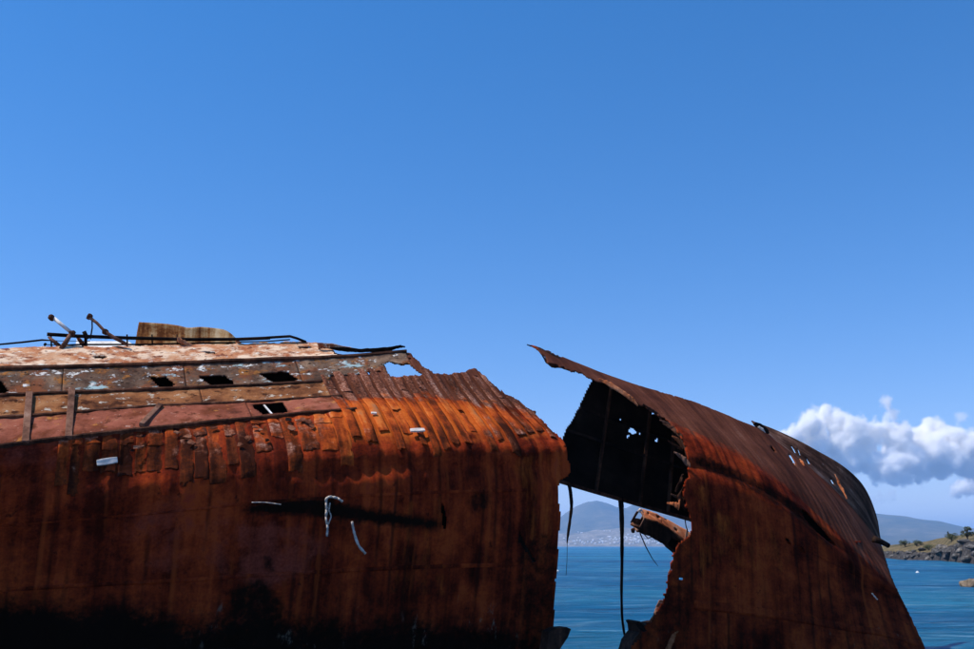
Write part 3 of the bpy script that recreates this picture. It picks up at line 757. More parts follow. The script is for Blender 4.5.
def stainL(X, Y, u, v):
    a = soft([([(232, 508), (262, 500), (330, 496), (345, 503), (400, 512), (442, 519), (440, 531), (395, 527), (340, 521), (300, 516), (255, 515)], 0.95),
              ([(468, 492), (486, 486), (492, 496), (489, 512), (474, 516), (467, 508)], 0.72),
              ([(228, 588), (262, 575), (285, 600), (290, 660), (225, 660)], 0.8),
              ([(258, 552), (276, 552), (278, 575), (262, 575)], 0.62),
              ([(518, 545), (545, 528), (560, 545), (556, 600), (552, 650), (520, 650), (515, 600)], 0.62),
              ([(-200, 455), (60, 452), (110, 470), (60, 486), (-200, 500)], 0.3)], 5)(X, Y, u, v)
    wl = smooth01((Y - 575 - 22 * fbm(X / 60, Y / 200, 3, 3) + 0.03 * (X - 280) - 20 * smooth01((X - 250) / 200)) / 60)
    left = 0.35 * smooth01((230 - X) / 260)
    return np.maximum(a, np.minimum(1.0, wl * 0.95)) * (Y < 3000) + left * smooth01((Y - 470) / 40)
freshL = soft([([(330, 403), (352, 400), (420, 398), (470, 402), (500, 410), (500, 432), (430, 442), (330, 440), (300, 428), (345, 412)], 0.85), ([(480, 404), (520, 412), (555, 430), (560, 440), (520, 446), (430, 450), (330, 448), (300, 440), (320, 414)], 0.50), ([(300, 440), (230, 452), (170, 440), (170, 430), (250, 424), (320, 414)], 0.26),
               ([(505, 455), (566, 445), (560, 560), (520, 540)], 0.42), ([(380, 500), (450, 490), (450, 600), (380, 600)], 0.38)], 6)
primerL = soft([([(232, 520), (300, 520), (330, 540), (310, 575), (255, 600), (232, 570)], 0.75), ([(120, 495), (235, 495), (240, 580), (110, 570)], 0.5), ([(-200, 447), (120, 432), (160, 440), (60, 470), (-200, 480)], 0.55)], 8)
dullL = soft([([(-200, 300), (440, 330), (500, 370), (560, 432), (520, 410), (430, 397), (352, 399), (300, 412), (0, 448), (-200, 470)], 1.0), ([(170, 425), (330, 410), (330, 450), (170, 460)], 0.38), ([(480, 408), (560, 432), (560, 450), (470, 450)], 0.35)], 6)
saltL = lambda X, Y, u, v: np.clip(smooth01((Y - 585) / 30) * smooth01((X - 150) / 120) + soft([([(515, 570), (552, 570), (550, 640), (515, 640)], 1.0), ([(466, 503), (480, 500), (490, 516), (468, 518)], 0.8)], 5)(X, Y, u, v), 0, 1)
us = np.concatenate([np.linspace(-14.0, -9.8, 40)[:-1], np.arange(-9.8, 1.75, 0.03)])
vs = np.concatenate([np.linspace(0, 5, 150)[:-1], np.linspace(5, 6, 40)[:-1], np.linspace(6, 7, 80)])
SL.patch('hull_plating', us, vs, M_hull, larger, 0.0, keepL, 0.022,
         dict(stain=stainL, fresh=freshL, primer=primerL, dull=dullL, salt=saltL))

for vv_, a_, b_ in ((5.55, -9.6, 0.8), (6.15, -9.6, 0.7)):
    SL.patch('lap_seam', np.linspace(a_, b_, 260), np.linspace(vv_, vv_ + 0.045 / (1 if vv_ < 6 else 2.5), 4), M_hull, larger, 0.012, keepL, 0.014, dict(stain=stainL, fresh=freshL, primer=primerL, dull=dullL, salt=saltL), whole=True)
# upper bands of plating, each a separate strake
def ragged(poly_holes, seed, extra=None):
    def k(X, Y, u, v):
        jx, jy = jit(X, Y, 1.2, 6.0, seed)
        r = in_poly(jx, jy, KEEP_L) & ~in_poly(jx, jy, HOLE_SKY)
        for w in poly_holes: r &= ~in_poly(X + 0.4 * (jx - X), Y + 0.4 * (jy - Y), w)
        if extra is not None: r &= extra(jx, jy, u, v)
        return r
    return k
def uend(px, py): return SL.uv_of(px, py)[0]
lump = lambda s: (lambda u, v: 0.010 * fbm(u * 2.2, v * 3, s, 4))
u_top = uend(408, 356)
def strakes(vs_range, breaks, mat, holes, off, seed, extra=None, name='strake_plate'):
    for a, b in zip(breaks[:-1], breaks[1:]):
        n = max(8, int((b - a - 0.012) / 0.03))
        SL.patch(name, np.linspace(a + 0.006, b - 0.006, n), np.linspace(vs_range[0], vs_range[1], 26), mat, larger, off + rng.uniform(-.004, .006), ragged(holes, seed, extra), 0.012, warp=lump(seed))
pxu = lambda px, py: uend(px, py)
strakes((0.02, 0.98), [-12.0, -9.3, pxu(62, 382), pxu(185, 380), pxu(300, 372), u_top], M_grey, WIN, 0.024, 11, lambda X, Y, u, v: (X < 330) | (v < 0.80 + 0.1 * fbm(u * 3, u, 4, 3)))
strakes((1.03, 1.97), [-12.0, pxu(-60, 412), pxu(28, 408), pxu(70, 406), pxu(200, 398), pxu(334, 392)], M_ochre, [], 0.020, 13)
strakes((2.03, 2.97), [-12.0, pxu(-60, 436), pxu(28, 433), pxu(70, 429), pxu(250, 412), pxu(348, 404)], M_red, [HOLE_D], 0.018, 15)

# stringers standing proud of the plating along each strake edge
def stringer(pts, w, depth, ht, mat=M_beam, name='stringer', parent=None, frame=FL, ragend=True):
    xs = np.linspace(pts[0][0], pts[-1][0], 70); ys = pchip([p[0] for p in pts], [p[1] for p in pts], xs)
    P = frame.hit(xs, ys, np.full_like(xs, w))
    out = -frame.W * 0.5 + np.array([0, 0, 0.86])
    out = out / np.linalg.norm(out); dn = np.array([0, 0, -1.0]) * 0.8 - frame.W * 0.6
    V = []; Fc = []
    for i, p in enumerate(P):
        e = 1 + 0.18 * float(fbm(i * 0.35, w, 3, 3))
        a = p - out * 0.02; 
        V += [a, a + out * depth * e, a + out * depth * e + dn * ht * e, a + dn * ht]
    for i in range(len(P) - 1):
        for k in range(4): Fc.append((i*4 + k, i*4 + (k+1) % 4, i*4 + 4 + (k+1) % 4, i*4 + 4 + k))
    Fc += [(3, 2, 1, 0), tuple((len(P)-1)*4 + k for k in range(4))]
    return mesh(name, V, Fc, mat, larger if parent is None else parent, smooth=False)
stringer([(-220, 376), (0, 369), (130, 365.5), (250, 360.5), (350, 356.5), (406, 352)], 2.88, 0.075, 0.05)
stringer([(-220, 405), (0, 396), (130, 391), (250, 386), (320, 382.5)], 2.20, 0.075, 0.035)
stringer([(-220, 430), (0, 418), (70, 413.5), (160, 406.5), (250, 402.5), (342, 396.5)], 1.65, 0.065, 0.03)
stringer([(-220, 470), (0, 446.5), (60, 439), (130, 431), (190, 425), (250, 419), (310, 413.5), (356, 409.5)], 1.0, 0.07, 0.03)
# upright frames crossing the strakes
def brace(p, q, wp, wq, wid, dep, mat=M_frame, name='frame_stub', lift=0.06):
    a = FL.hit(np.array(float(p[0])), np.array(float(p[1])), np.array(wp)); b = FL.hit(np.array(float(q[0])), np.array(float(q[1])), np.array(wq))
    n = SL.normal(np.array(0.0), np.array(2.0)); a = a + n * lift; b = b + n * lift
    return bar(name, a, b, wid, dep, mat, larger, up=tuple(n))
brace((29, 396), (25, 446), 2.2, 1.0, 0.105, 0.07); brace((71.5, 393), (68, 441), 2.2, 1.0, 0.105, 0.07)
brace((160, 408), (141, 428), 1.65, 1.05, 0.085, 0.07)
brace((-75, 402), (-84, 455), 2.2, 1.0, 0.1, 0.07)
# bright sill and pale shard at the burst opening of the lowest strake
brace((264, 405), (272, 414), 1.55, 1.25, 0.03, 0.02, M_white, 'window_post', 0.0)

# narrow plating strips across the shoulder
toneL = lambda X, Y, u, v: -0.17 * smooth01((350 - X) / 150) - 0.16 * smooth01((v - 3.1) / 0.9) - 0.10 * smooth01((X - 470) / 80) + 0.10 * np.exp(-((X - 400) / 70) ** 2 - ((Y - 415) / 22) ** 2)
k = 0
u_lo = pxu(60, 452); u_hi = SL.us[-1]
u = u_lo
while u < u_hi - 0.1:
    wid = rng.uniform(0.13, 0.20) if u > pxu(330, 400) else rng.uniform(0.15, 0.30)
    Xc, Yc = project(SL.base(np.array([u + wid / 2]), np.array([2.0])))
    high = u > pxu(330, 400)
    near = smooth01((np.array(u) - u_lo) / 4.0)
    segs = []
    end = 4.3 + rng.uniform(-.6, .7)
    va0 = 3.04 if not high else (rng.uniform(0.62, 0.85) if u < pxu(470, 375) else 0.02)
    cuts = [va0]
    if high and rng.random() < 0.6: cuts.append(rng.uniform(1.5, 3.2))
    if not high and rng.random() < 0.55: cuts.append(3.04 + rng.uniform(0.15, 0.6))
    cuts.append(end)
    for q0, q1 in zip(cuts[:-1], cuts[1:]):
        if q1 - q0 > 0.1: segs.append((q0, q1 + 0.05, M_strip, 0.028 if q0 < 2.5 else 0.010))
    for (va, vb, mt, off) in segs:
        nu = 9; nv = max(10, int((vb - va) / 0.03)); seed = rng.randint(0, 60); curl = rng.choice([0.0, 0.0, 0.004, 0.012]); tilt = rng.uniform(-0.045, 0.0) * (1.0 if va < 2.5 else 0.35)
        tu = np.linspace(u, u + wid, nu)
        def wr(uu, vv, seed=seed, curl=curl, tilt=tilt, u0=u, wid=wid, vb=vb, va=va):
            s_ = (uu - u0) / wid - 0.5
            return tilt * s_ + 0.008 * fbm(uu * 5, vv * 4, seed, 3) + curl * smooth01((vv - vb + 0.25) / 0.25) * 0.8 - 0.006 * (2 * s_) ** 4 + 0.008 * (vv - va) / (vb - va)
        def kp(X, Y, uu, vv, seed=seed, vb=vb, va=va):
            e = vb - 0.10 * np.round(2.5 * np.abs(fbm(uu * 6, np.zeros_like(uu), seed, 2))) / 2.5 - 0.05 * vnoise(uu * 14, 0 * uu, seed)
            jx, jy = jit(X, Y, 2.0, 6.0, 2)
            r = (vv < e) & in_poly(jx, jy, KEEP_L) & ~in_poly(jx, jy, HOLE_SKY)
            return r & ~((fbm(uu * 7, vv * 9, seed, 3) > 0.74))
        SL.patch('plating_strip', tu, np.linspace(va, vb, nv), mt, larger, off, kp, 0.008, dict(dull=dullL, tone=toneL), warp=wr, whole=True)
        k += 1
    u += wid + (rng.choice([0.03, 0.05, 0.07, 0.09]) if high else rng.choice([0.006, 0.01, 0.02]))

# lifted scale along the lowest stringer
for i in range(18):
    px = rng.uniform(120, 345); py = np.interp(px, [120, 190, 250, 345], [436, 432, 427, 415]) + abs(rng.gauss(0, 9))
    uu, vv = SL.uv_of(px, py); s_ = rng.uniform(0.05, 0.11)
    n = 7; an = sorted(rng.uniform(0, 6.28) for _ in range(n))
    cu = [(uu + s_ * 0.8 * math.cos(a) * rng.uniform(.7, 1.2), vv + s_ * 0.9 * math.sin(a) * rng.uniform(.7, 1.2)) for a in an]
    P = SL.eval(np.array([c[0] for c in cu]), np.array([c[1] for c in cu]), 0.05)
    P = P + SL.normal(np.array([c[0] for c in cu]), np.array([c[1] for c in cu])) * np.array([rng.uniform(0, .018) for _ in cu])[:, None]
    c0 = P.mean(0)
    V = np.vstack([P, c0[None]]); Fc = [(j, (j + 1) % n, n) for j in range(n)]
    mesh('rust_flake', V, Fc, M_flake if rng.random() < .65 else M_darko, larger, smooth=False, thick=0.012)

# top band: peeling bulwark
rowsA = [([(0, 349), (60, 346.5), (130, 346), (200, 344.5), (250, 343.5), (300, 342), (330, 344.5), (352, 349)], 3.55),
         ([(0, 357), (130, 354.5), (250, 351), (330, 350), (352, 352.5)], 3.24),
         ([(0, 368.5), (130, 365), (250, 360), (330, 356.5), (352, 355.5)], 2.92)]
SA = Surf(FL, rowsA, -14.0, -1.9, lambda u, v: 0.02 * fbm(u * 1.2, v * 1.5, 5, 4))
SLOT = [[(92, 357.2), (96, 356.2), (106, 356.3), (108, 358), (104, 359.4), (96, 359.3)], [(201, 352.2), (206, 351.6), (215, 352.6), (217, 354.6), (208, 354.3)], [(299, 346.8), (310, 346.6), (314, 348.4), (305, 349.4), (298, 348.6)], [(-30, 361), (-18, 360.6), (-15, 363), (-27, 363.4)]]
def keepA(X, Y, u, v):
    jx, jy = jit(X, Y, 1.6, 8.0, 6)
    top = pchip([-400, 0, 60, 130, 200, 250, 300, 330, 345, 356], [355, 349.3, 347, 346.6, 345, 344, 342.6, 345, 350, 357], jx)
    k = jy > top
    for s_ in SLOT: k &= ~in_poly(X, Y, s_)
    return k & (jx < 354)
SA.patch('bulwark_plate', np.arange(-14, -1.9, 0.03), np.linspace(0, 2, 44), M_pink, larger, 0.0, keepA, 0.03)
for s_ in SLOT:  # dark bar behind each slot, painted in for its shaded depth
    c = np.mean(s_, 0); uu, vv = SA.uv_of(c[0], c[1]); P = SA.eval(np.array(uu), np.array(vv), -0.045)
    bar('slot_backing', P - FL.U * 0.2, P + FL.U * 0.2, 0.22, 0.03, M_darko, larger, up=tuple(SA.normal(np.array(uu), np.array(vv))))
# torn bright end of the bulwark and the blackened strip beyond it
def ribbon(name, pts, w, halfs, mat, parent, frame=FL, thick=0.015, twist=0.0, seed=1, tilt=(0, 0, 1)):
    xs = np.linspace(0, len(pts) - 1, 16 * (len(pts) - 1))
    px = np.interp(xs, range(len(pts)), [p[0] for p in pts]); py = np.interp(xs, range(len(pts)), [p[1] for p in pts]); hh = np.interp(xs, range(len(pts)), halfs)
    ww = np.full_like(xs, w) if not hasattr(w, '__len__') else np.interp(xs, range(len(pts)), w)
    P = frame.hit(px, py, ww); up = np.array(tilt, float); up /= np.linalg.norm(up)
    rows = []
    for j, s_ in enumerate((-1, -0.33, 0.33, 1)):
        hv = hh * (1 + 0.35 * fbm(xs * 5, np.full_like(xs, j * 3.0), seed, 3))
        Q = P + up * (s_ * hv)[:, None] + frame.W * (0.03 * fbm(xs * 3, np.full_like(xs, j * 2.0), seed + 1, 3) + twist * s_ * hv)[:, None]
        rows.append(Q)
    A = np.stack(rows, 1)
    uv = np.stack([np.broadcast_to(xs[:, None], A.shape[:2]), np.broadcast_to(np.arange(4)[None] * .1, A.shape[:2])], -1).reshape(-1, 2)
    return mesh(name, A.reshape(-1, 3), grid_faces(len(xs), 4), mat, parent, uv=uv, thick=thick)
ribbon('torn_strip', [(330, 348), (345, 349.5), (357, 350.5), (375, 350), (390, 349), (400, 346.5), (405, 346.8)], 3.15, [0.02, 0.05, 0.04, 0.045, 0.045, 0.03, 0.012], M_darko, larger, seed=3, tilt=(0, -0.6, 0.8))
ribbon('torn_strip', [(318, 345.5), (335, 346.5), (350, 348.6), (358, 350)], 3.2, [0.07, 0.055, 0.03, 0.008], M_pink, larger, seed=5, tilt=(0, -0.6, 0.8))
ribbon('torn_strip', [(334, 353), (337, 355), (341, 356), (346, 356.5)], 3.0, [0.02, 0.03, 0.03, 0.02], M_beam, larger, seed=6)
ribbon('torn_strip', [(405, 354), (415, 362), (422, 369), (430, 374.5)], [2.9, 2.8, 2.7, 2.6], [0.05, 0.06, 0.05, 0.09], M_roofstrip, larger, seed=7, tilt=(0.5, -0.3, 0.6))
# little lug on the skyline of the broken end
def lugpoly(name, poly, w, mat, parent, frame, depth=0.06, uvs=True, wfun=None):
    n = len(poly)
    ws = [w if wfun is None else wfun(p) for p in poly]
    A = np.array([frame.hit(np.array(float(p[0])), np.array(float(p[1])), np.array(float(q))) for p, q in zip(poly, ws)])
    B = A + frame.W * depth
    bm = bmesh.new(); va = [bm.verts.new(p) for p in A]; vb = [bm.verts.new(p) for p in B]
    bm.faces.new(va); bm.faces.new(vb[::-1])
    for i in range(n): bm.faces.new((va[i], vb[i], vb[(i + 1) % n], va[(i + 1) % n]))
    bmesh.ops.recalc_face_normals(bm, faces=bm.faces); bmesh.ops.triangulate(bm, faces=[f for f in bm.faces if len(f.verts) > 4])
    me = bpy.data.meshes.new(name); bm.to_mesh(me); bm.free()
    return link(name, me, mat, parent)
lugpoly('skyline_lug', [(466, 374), (468, 370.5), (472, 368.6), (477, 370), (481, 373), (484, 378), (476, 379)], 2.75, M_darko, larger, FL, 0.10)
lugpoly('folded_plate', [(546, 655), (549, 632), (556, 628), (567, 627), (571, 629), (568, 637), (562, 646), (556, 656)], -0.1, M_beam, larger, FL, 0.25)
# deck behind the shoulder, so the openings look into a dark hull
def panel(name, frame, px_top, px_bot, wt, wb, mat, parent, keep=None, nu=120, nv=50, thick=0.02, disp=0.02, seed=3):
    """sheet between two picture polylines at the offsets wt and wb"""
    s_ = np.linspace(0, 1, nu); t = np.linspace(0, 1, nv)
    def pl(p):
        d = np.concatenate([[0], np.cumsum([math.hypot(p[i+1][0]-p[i][0], p[i+1][1]-p[i][1]) for i in range(len(p)-1)])]); d /= d[-1]
        return np.interp(s_, d, [q[0] for q in p]), np.interp(s_, d, [q[1] for q in p])
    A = frame.hit(*pl(px_top), np.full(nu, wt)); B = frame.hit(*pl(px_bot), np.full(nu, wb))
    P = A[:, None] * (1 - t[None, :, None]) + B[:, None] * t[None, :, None]
    ss, tt = np.meshgrid(s_, t, indexing='ij')
    P = P + frame.W * (disp * fbm(ss * 9, tt * 5, seed, 4))[..., None]
    X, Y = project(P); c = lambda a: 0.25 * (a[:-1, :-1] + a[1:, :-1] + a[:-1, 1:] + a[1:, 1:])
    f = grid_faces(nu, nv, None if keep is None else keep(c(X), c(Y)))
    V, f, uv = compact(P.reshape(-1, 3), f, np.stack([ss * 6, tt * 3], -1).reshape(-1, 2))
    return mesh(name, V, f, mat, parent, uv=uv, thick=thick)
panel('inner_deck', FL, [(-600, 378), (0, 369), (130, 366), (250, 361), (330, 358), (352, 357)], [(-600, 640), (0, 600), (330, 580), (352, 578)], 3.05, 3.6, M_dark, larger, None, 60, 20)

panel('tear_backing', FL, [(352, 430), (450, 428), (540, 446)], [(352, 600), (450, 600), (545, 600)], 1.2, 1.3, M_dark, larger, None, 40, 20)  # added dark sheet, so the tears look into shade instead of daylight

# fittings along the top of the larger section
def P_(px, py, w, fr=FL): return fr.hit(np.array(float(px)), np.array(float(py)), np.array(float(w)))
WR = 3.72
tube('rail', [P_(47, 334.2, WR), P_(75, 336, WR), P_(128, 338, WR), P_(190, 339.5, WR), P_(238, 339.3, WR), P_(270, 338, WR)], 0.035, M_darko, larger)
tube('rail', [P_(236, 339.5, 3.5), P_(262, 338, 3.5), P_(290, 336.3, 3.5), P_(297, 338.4, 3.5), P_(306, 342, 3.5)], 0.028, M_darko, larger)
tube('rail', [P_(236, 342, 3.55), P_(265, 341.6, 3.55), P_(290, 339.6, 3.55)], 0.014, M_darko, larger)
tube('rail', [P_(60, 345.5, 3.7), P_(80, 344.6, 3.7), P_(140, 344.5, 3.7), P_(235, 342.5, 3.7)], 0.018, M_darko, larger)
for px in (51, 85.5, 127, 152, 177):
    tube('rail_post', [P_(px, 334.5 if px > 55 else 336, WR), P_(px + 0.6, 349, WR)], 0.016 if px != 85.5 else 0.03, M_darko, larger, 6)
tube('rail_post', [P_(84, 331.5, WR - .05), P_(87.5, 339, WR - .05)], 0.04, M_darko, larger, 8)
# white davit with rusty head, its strut and socket
wp = tube('davit', [P_(53.5, 318, 3.75), P_(71, 332.3, 3.6)], 0.032, M_white, larger, 12)
def knob(name, px, py, w, r, mat, parent, seed=2, fr=FL):
    me = rock_mesh(name, seed, 1.0); o = link(name, me, mat); o.location = P_(px, py, w, fr); o.scale = (r, r, r)
    o.parent = parent; o.matrix_parent_inverse = Matrix.Translation(larger.location).inverted(); return o
knob('davit_head', 50.8, 317.8, 3.76, 0.07, M_beam, larger, 31)
knob('davit_socket', 72.2, 333.4, 3.58, 0.065, M_beam, larger, 32)
tube('davit_strut', [P_(71.5, 333, 3.58), P_(66, 342, 3.5), P_(61, 349, 3.45)], [0.035, 0.045, 0.045], M_frame, larger, 8)
tube('davit_strut', [P_(48.5, 337, 3.65), P_(54, 341.5, 3.6), P_(60.5, 347, 3.55)], [0.02, 0.035, 0.04], M_frame, larger, 8)
# rusty davit
tube('davit', [P_(89.5, 317.5, 3.75), P_(97, 323, 3.7), P_(105, 331.5, 3.6), P_(113, 337, 3.5), P_(128, 345, 3.4)], [0.03, 0.028, 0.028, 0.036, 0.03], M_frame, larger, 10)
knob('davit_head', 89.2, 316.8, 3.76, 0.065, M_beam, larger, 33); knob('davit_head', 105, 332.3, 3.6, 0.065, M_beam, larger, 34)
tube('stay_wire', [P_(92, 319, 3.74), P_(92.2, 328, 3.7), P_(90.4, 339, 3.65)], 0.014, M_darko, larger, 6)
tube('stay_wire', [P_(-90, 352, 3.7), P_(0, 344.4, 3.7), P_(22, 342.3, 3.7), P_(42, 340, 3.7), P_(60, 341, 3.7), P_(90, 341.2, 3.7)], [0.016, 0.016, 0.018, 0.018, 0.006, 0.006], M_darko, larger, 6)
knob('wire_end', 45, 344.6, 3.7, 0.035, M_darko, larger, 35)
tube('stay_wire', [P_(45, 344.6, 3.7), P_(56, 344.9, 3.7)], 0.009, M_darko, larger, 6)
# white hatch cover behind the bulwark
lugpoly('hatch_cover', [(77, 338.5), (82, 341), (128, 341.2), (136, 346), (140, 352), (74, 352)], 3.9, M_white, larger, FL, 0.25, wfun=lambda p: 3.75 + (352 - p[1]) * 0.07)
ribbon('torn_strip', [(76.5, 337), (80, 341), (85, 346), (87, 349)], 3.8, [0.02, 0.05, 0.06, 0.05], M_torn, larger, seed=9)
# tan sheet, bent and streaked
def tan_sheet():
    top = [(138.8, 322.4), (150, 323), (165, 324), (178, 325.8), (189, 328), (200, 327.2), (213, 328.3), (224, 330), (231, 334), (236, 339)]
    bot = [(135, 346), (150, 346.4), (165, 346), (178, 346.4), (189, 346), (200, 346), (213, 345.6), (224, 345), (231, 344.4), (237, 343)]
    n = len(top); s_ = np.linspace(0, n - 1, 90); V = []
    tx = pchip(range(n), [p[0] for p in top], s_); ty = pchip(range(n), [p[1] for p in top], s_); bx = np.interp(s_, range(n), [p[0] for p in bot]); by = np.interp(s_, range(n), [p[1] for p in bot])
    wv = 3.75 + 0.10 * np.sin(s_ * 1.25 + 0.6) * smooth01((s_ - 2.5) / 3)
    A = FL.hit(tx, ty, wv + 0.50); B = FL.hit(bx, by, wv)
    t = np.linspace(0, 1, 12)
    P = A[:, None] * (1 - t[None, :, None]) + B[:, None] * t[None, :, None]
    P = P + FL.W * (0.05 * np.sin(t * math.pi))[None, :, None]
    uv = np.stack([np.broadcast_to(s_[:, None] * 0.22, P.shape[:2]), np.broadcast_to(t[None] * 0.45, P.shape[:2])], -1).reshape(-1, 2)
    o = mesh('bent_sheet', P.reshape(-1, 3), grid_faces(90, 12), M_tan, larger, uv=uv, thick=0.02)
    o['label'] = 'tan sheet with rust runs and a wavy curled top edge'
    rim = tube('sheet_rim', [tuple(p) for p in A[::3]], 0.022, M_beam, o, 6); rim.matrix_parent_inverse = Matrix.Translation(larger.location).inverted()
tan_sheet()
for px, py in ((180, 340.5), (184, 343.5), (238, 342.5)):
    knob('rust_lump', px, py, 3.55, 0.06, M_torn, larger, int(px))
ribbon('torn_strip', [(177.5, 339), (181, 341.5), (187, 344), (192, 346)], 3.5, [0.05, 0.05, 0.04, 0.03], M_torn, larger, seed=12)

# ---------------------------------------------------------------- loose things on the larger section
def slab(name, px, py, lx, ly, lz, rot, mat, label, cat, lift=0.03):
    uu, vv = SL.uv_of(px, py); P = SL.eval(np.array(uu), np.array(vv), 0.03); n = SL.normal(np.array(uu), np.array(vv))
    bm = bmesh.new(); bmesh.ops.create_cube(bm, size=1.0); bmesh.ops.subdivide_edges(bm, edges=bm.edges[:], cuts=3, use_grid_fill=True)
    for v in bm.verts:
        q = v.co.copy(); k = 1 - 0.3 * (abs(2 * q.x) ** 4) * 0.5
        v.co = Vector((q.x * lx, q.y * ly * k, q.z * lz * k + 0.12 * lz * float(fbm(q.x * 4, q.y * 4, 3, 2))))
    bmesh.ops.bevel(bm, geom=[e for e in bm.edges if e.calc_face_angle(0) > 1.0], offset=0.10 * lz, segments=1, affect='EDGES')
    me = bpy.data.meshes.new(name); bm.to_mesh(me); bm.free()
    o = link(name, me, mat)
    z = Vector(n); x = (Vector(FL.U) - z * Vector(FL.U).dot(z)).normalized(); y = z.cross(x)
    m = Matrix((x, y, z)).transposed().to_4x4(); o.matrix_world = Matrix.Translation(Vector(P + n * lift)) @ m @ Matrix.Rotation(rot, 4, 'Z')
    prop(o, label, cat); return o
slab('foam_slab', 106.5, 463, 0.30, 0.10, 0.045, R(10), M_plastic, 'white foam slab lodged on the dark shoulder at far left', 'slab', 0.05)
slab('paper_scrap', 416, 435.5, 0.27, 0.08, 0.035, R(4), M_plastic, 'flat pale scrap on the orange sunlit shoulder', 'scrap', 0.06)
slab('plastic_scrap', 373.5, 416, 0.10, 0.05, 0.03, R(0), M_plastic, 'tiny white scrap high on the orange shoulder', 'scrap', 0.05)
def on_wall(px, py, off):
    uu, vv = SL.uv_of(px, py); P = SL.eval(np.array(uu), np.array(vv), off); return P
def rope(name, pts, r, mat, label, cat, off=0.04):
    xs = np.linspace(0, len(pts) - 1, 8 * (len(pts) - 1) + 1)
    px = pchip(range(len(pts)), [p[0] for p in pts], xs); py = pchip(range(len(pts)), [p[1] for p in pts], xs)
    P = [FL.hit(np.array(a), np.array(b), np.array(-0.02 - off - 0.02 * math.sin(i))) for i, (a, b) in enumerate(zip(px, py))]
    o = tube(name, P, [r * (0.8 + 0.4 * rng.random()) for _ in P], mat, None, 7); prop(o, label, cat); return o
t_ = NT('grey_rope'); tc_ = t_.n('ShaderNodeTexCoord')
M_rope = t_.done(t_.ramp(t_.noise(tc_.outputs['Object'], 25, 4), [(0.3, (0.30, 0.25, 0.21)), (0.7, (0.66, 0.56, 0.47))]), 0.85)
rope('rope_loop', [(327, 536), (327.5, 527), (326, 518), (326.5, 509), (326, 500), (330, 496.6), (337, 498), (342.5, 501.5)], 0.019, M_rope, 'frayed white rope hooked over the dark band of the flank', 'rope', 0.06)
rope('rope_end', [(352, 522), (354, 532), (358.5, 545), (365.5, 553.5)], 0.021, M_rope, 'short white rope tail hanging below the dark band', 'rope', 0.06)
rope('rope_fray', [(330, 503), (329, 510), (331, 516), (328.5, 524)], 0.011, M_rope, 'thin frayed strand hanging inside the rope loop', 'rope', 0.07)
rope('white_line', [(252, 502.3), (262, 502.2), (271, 503), (281, 504.4)], 0.007, M_rope, 'thin pale line lying on the flank left of the rope loop', 'rope', 0.05)

# ---------------------------------------------------------------- bow section (right)
FB = Frame(2.0, 18.2, 18.0)
def wr_(w0): return [(500, w0), (780, w0), (840, w0 + 0.1), (880, w0 + 0.3), (930, w0 + 0.45)]
rowsB = [
    ([(525, 345), (545, 350.5), (560, 357), (590, 368), (620, 379), (660, 392), (700, 405), (740, 421), (757, 428), (790, 452), (820, 477), (850, 507), (879, 540)], wr_(2.3)),
    ([(525, 352), (560, 366), (590, 377), (620, 389), (660, 403), (700, 417), (740, 434), (770, 449), (800, 468), (830, 494), (855, 519), (882, 550)], wr_(1.55)),
    ([(525, 360), (560, 376), (600, 393), (650, 412), (700, 429), (740, 446), (780, 468), (810, 489), (840, 515), (862, 538), (886, 562)], wr_(0.85)),
    ([(525, 380), (600, 415), (650, 432), (700, 446), (740, 463), (780, 486), (810, 507), (840, 531), (865, 553), (890, 574)], wr_(0.32)),
    ([(525, 425), (600, 450), (650, 464), (700, 478), (750, 496), (800, 521), (840, 549), (870, 572), (897, 590)], wr_(0.02)),
    ([(525, 540), (600, 548), (700, 558), (780, 574), (840, 592), (880, 604), (911, 618)], wr_(0.0)),
    ('z', -1.3, lambda u: 0.35 - 0.9 * np.clip((u - 2.5) / 5.0, 0, 1)),
]
def dispB(u, v):
    ph = u / 0.19
    rib = (np.abs((ph % 1.0) - 0.5) * 2) ** 1.5
    d = -0.014 * rib * smooth01((v - 1.4) / 0.6) * (1 - smooth01((v - 3.2) / 1.2)) * (0.5 + 1.0 * vnoise(u * 0.8, v, 2))
    d = d + 0.05 * fbm(u * 0.5, v * 0.7, 7, 4) + 0.008 * fbm(u * 4, v * 3, 3, 3)
    d = d - 0.07 * np.exp(-((v - 3.75 - 0.12 * np.sin(u * 1.3)) / 0.18) ** 2) * smooth01((u - 0.6) / 0.8) * (1 - smooth01((u - 5.0) / 1.5))
    return d
ub = lambda px, py, w: float(FB.uz(np.array(float(px)), np.array(float(py)), np.array(w))[0])
SB = Surf(FB, rowsB, ub(520, 346, 2.3), 9.2, dispB)
bow = empty('bow_section', tuple(FB.pt(np.array(3.0), np.array(1.0), np.array(-1.0))))
prop(bow, 'smaller broken bow section of rusted shipwreck, tapering to the right over the water', 'shipwreck', 'broken halves of the shipwreck')
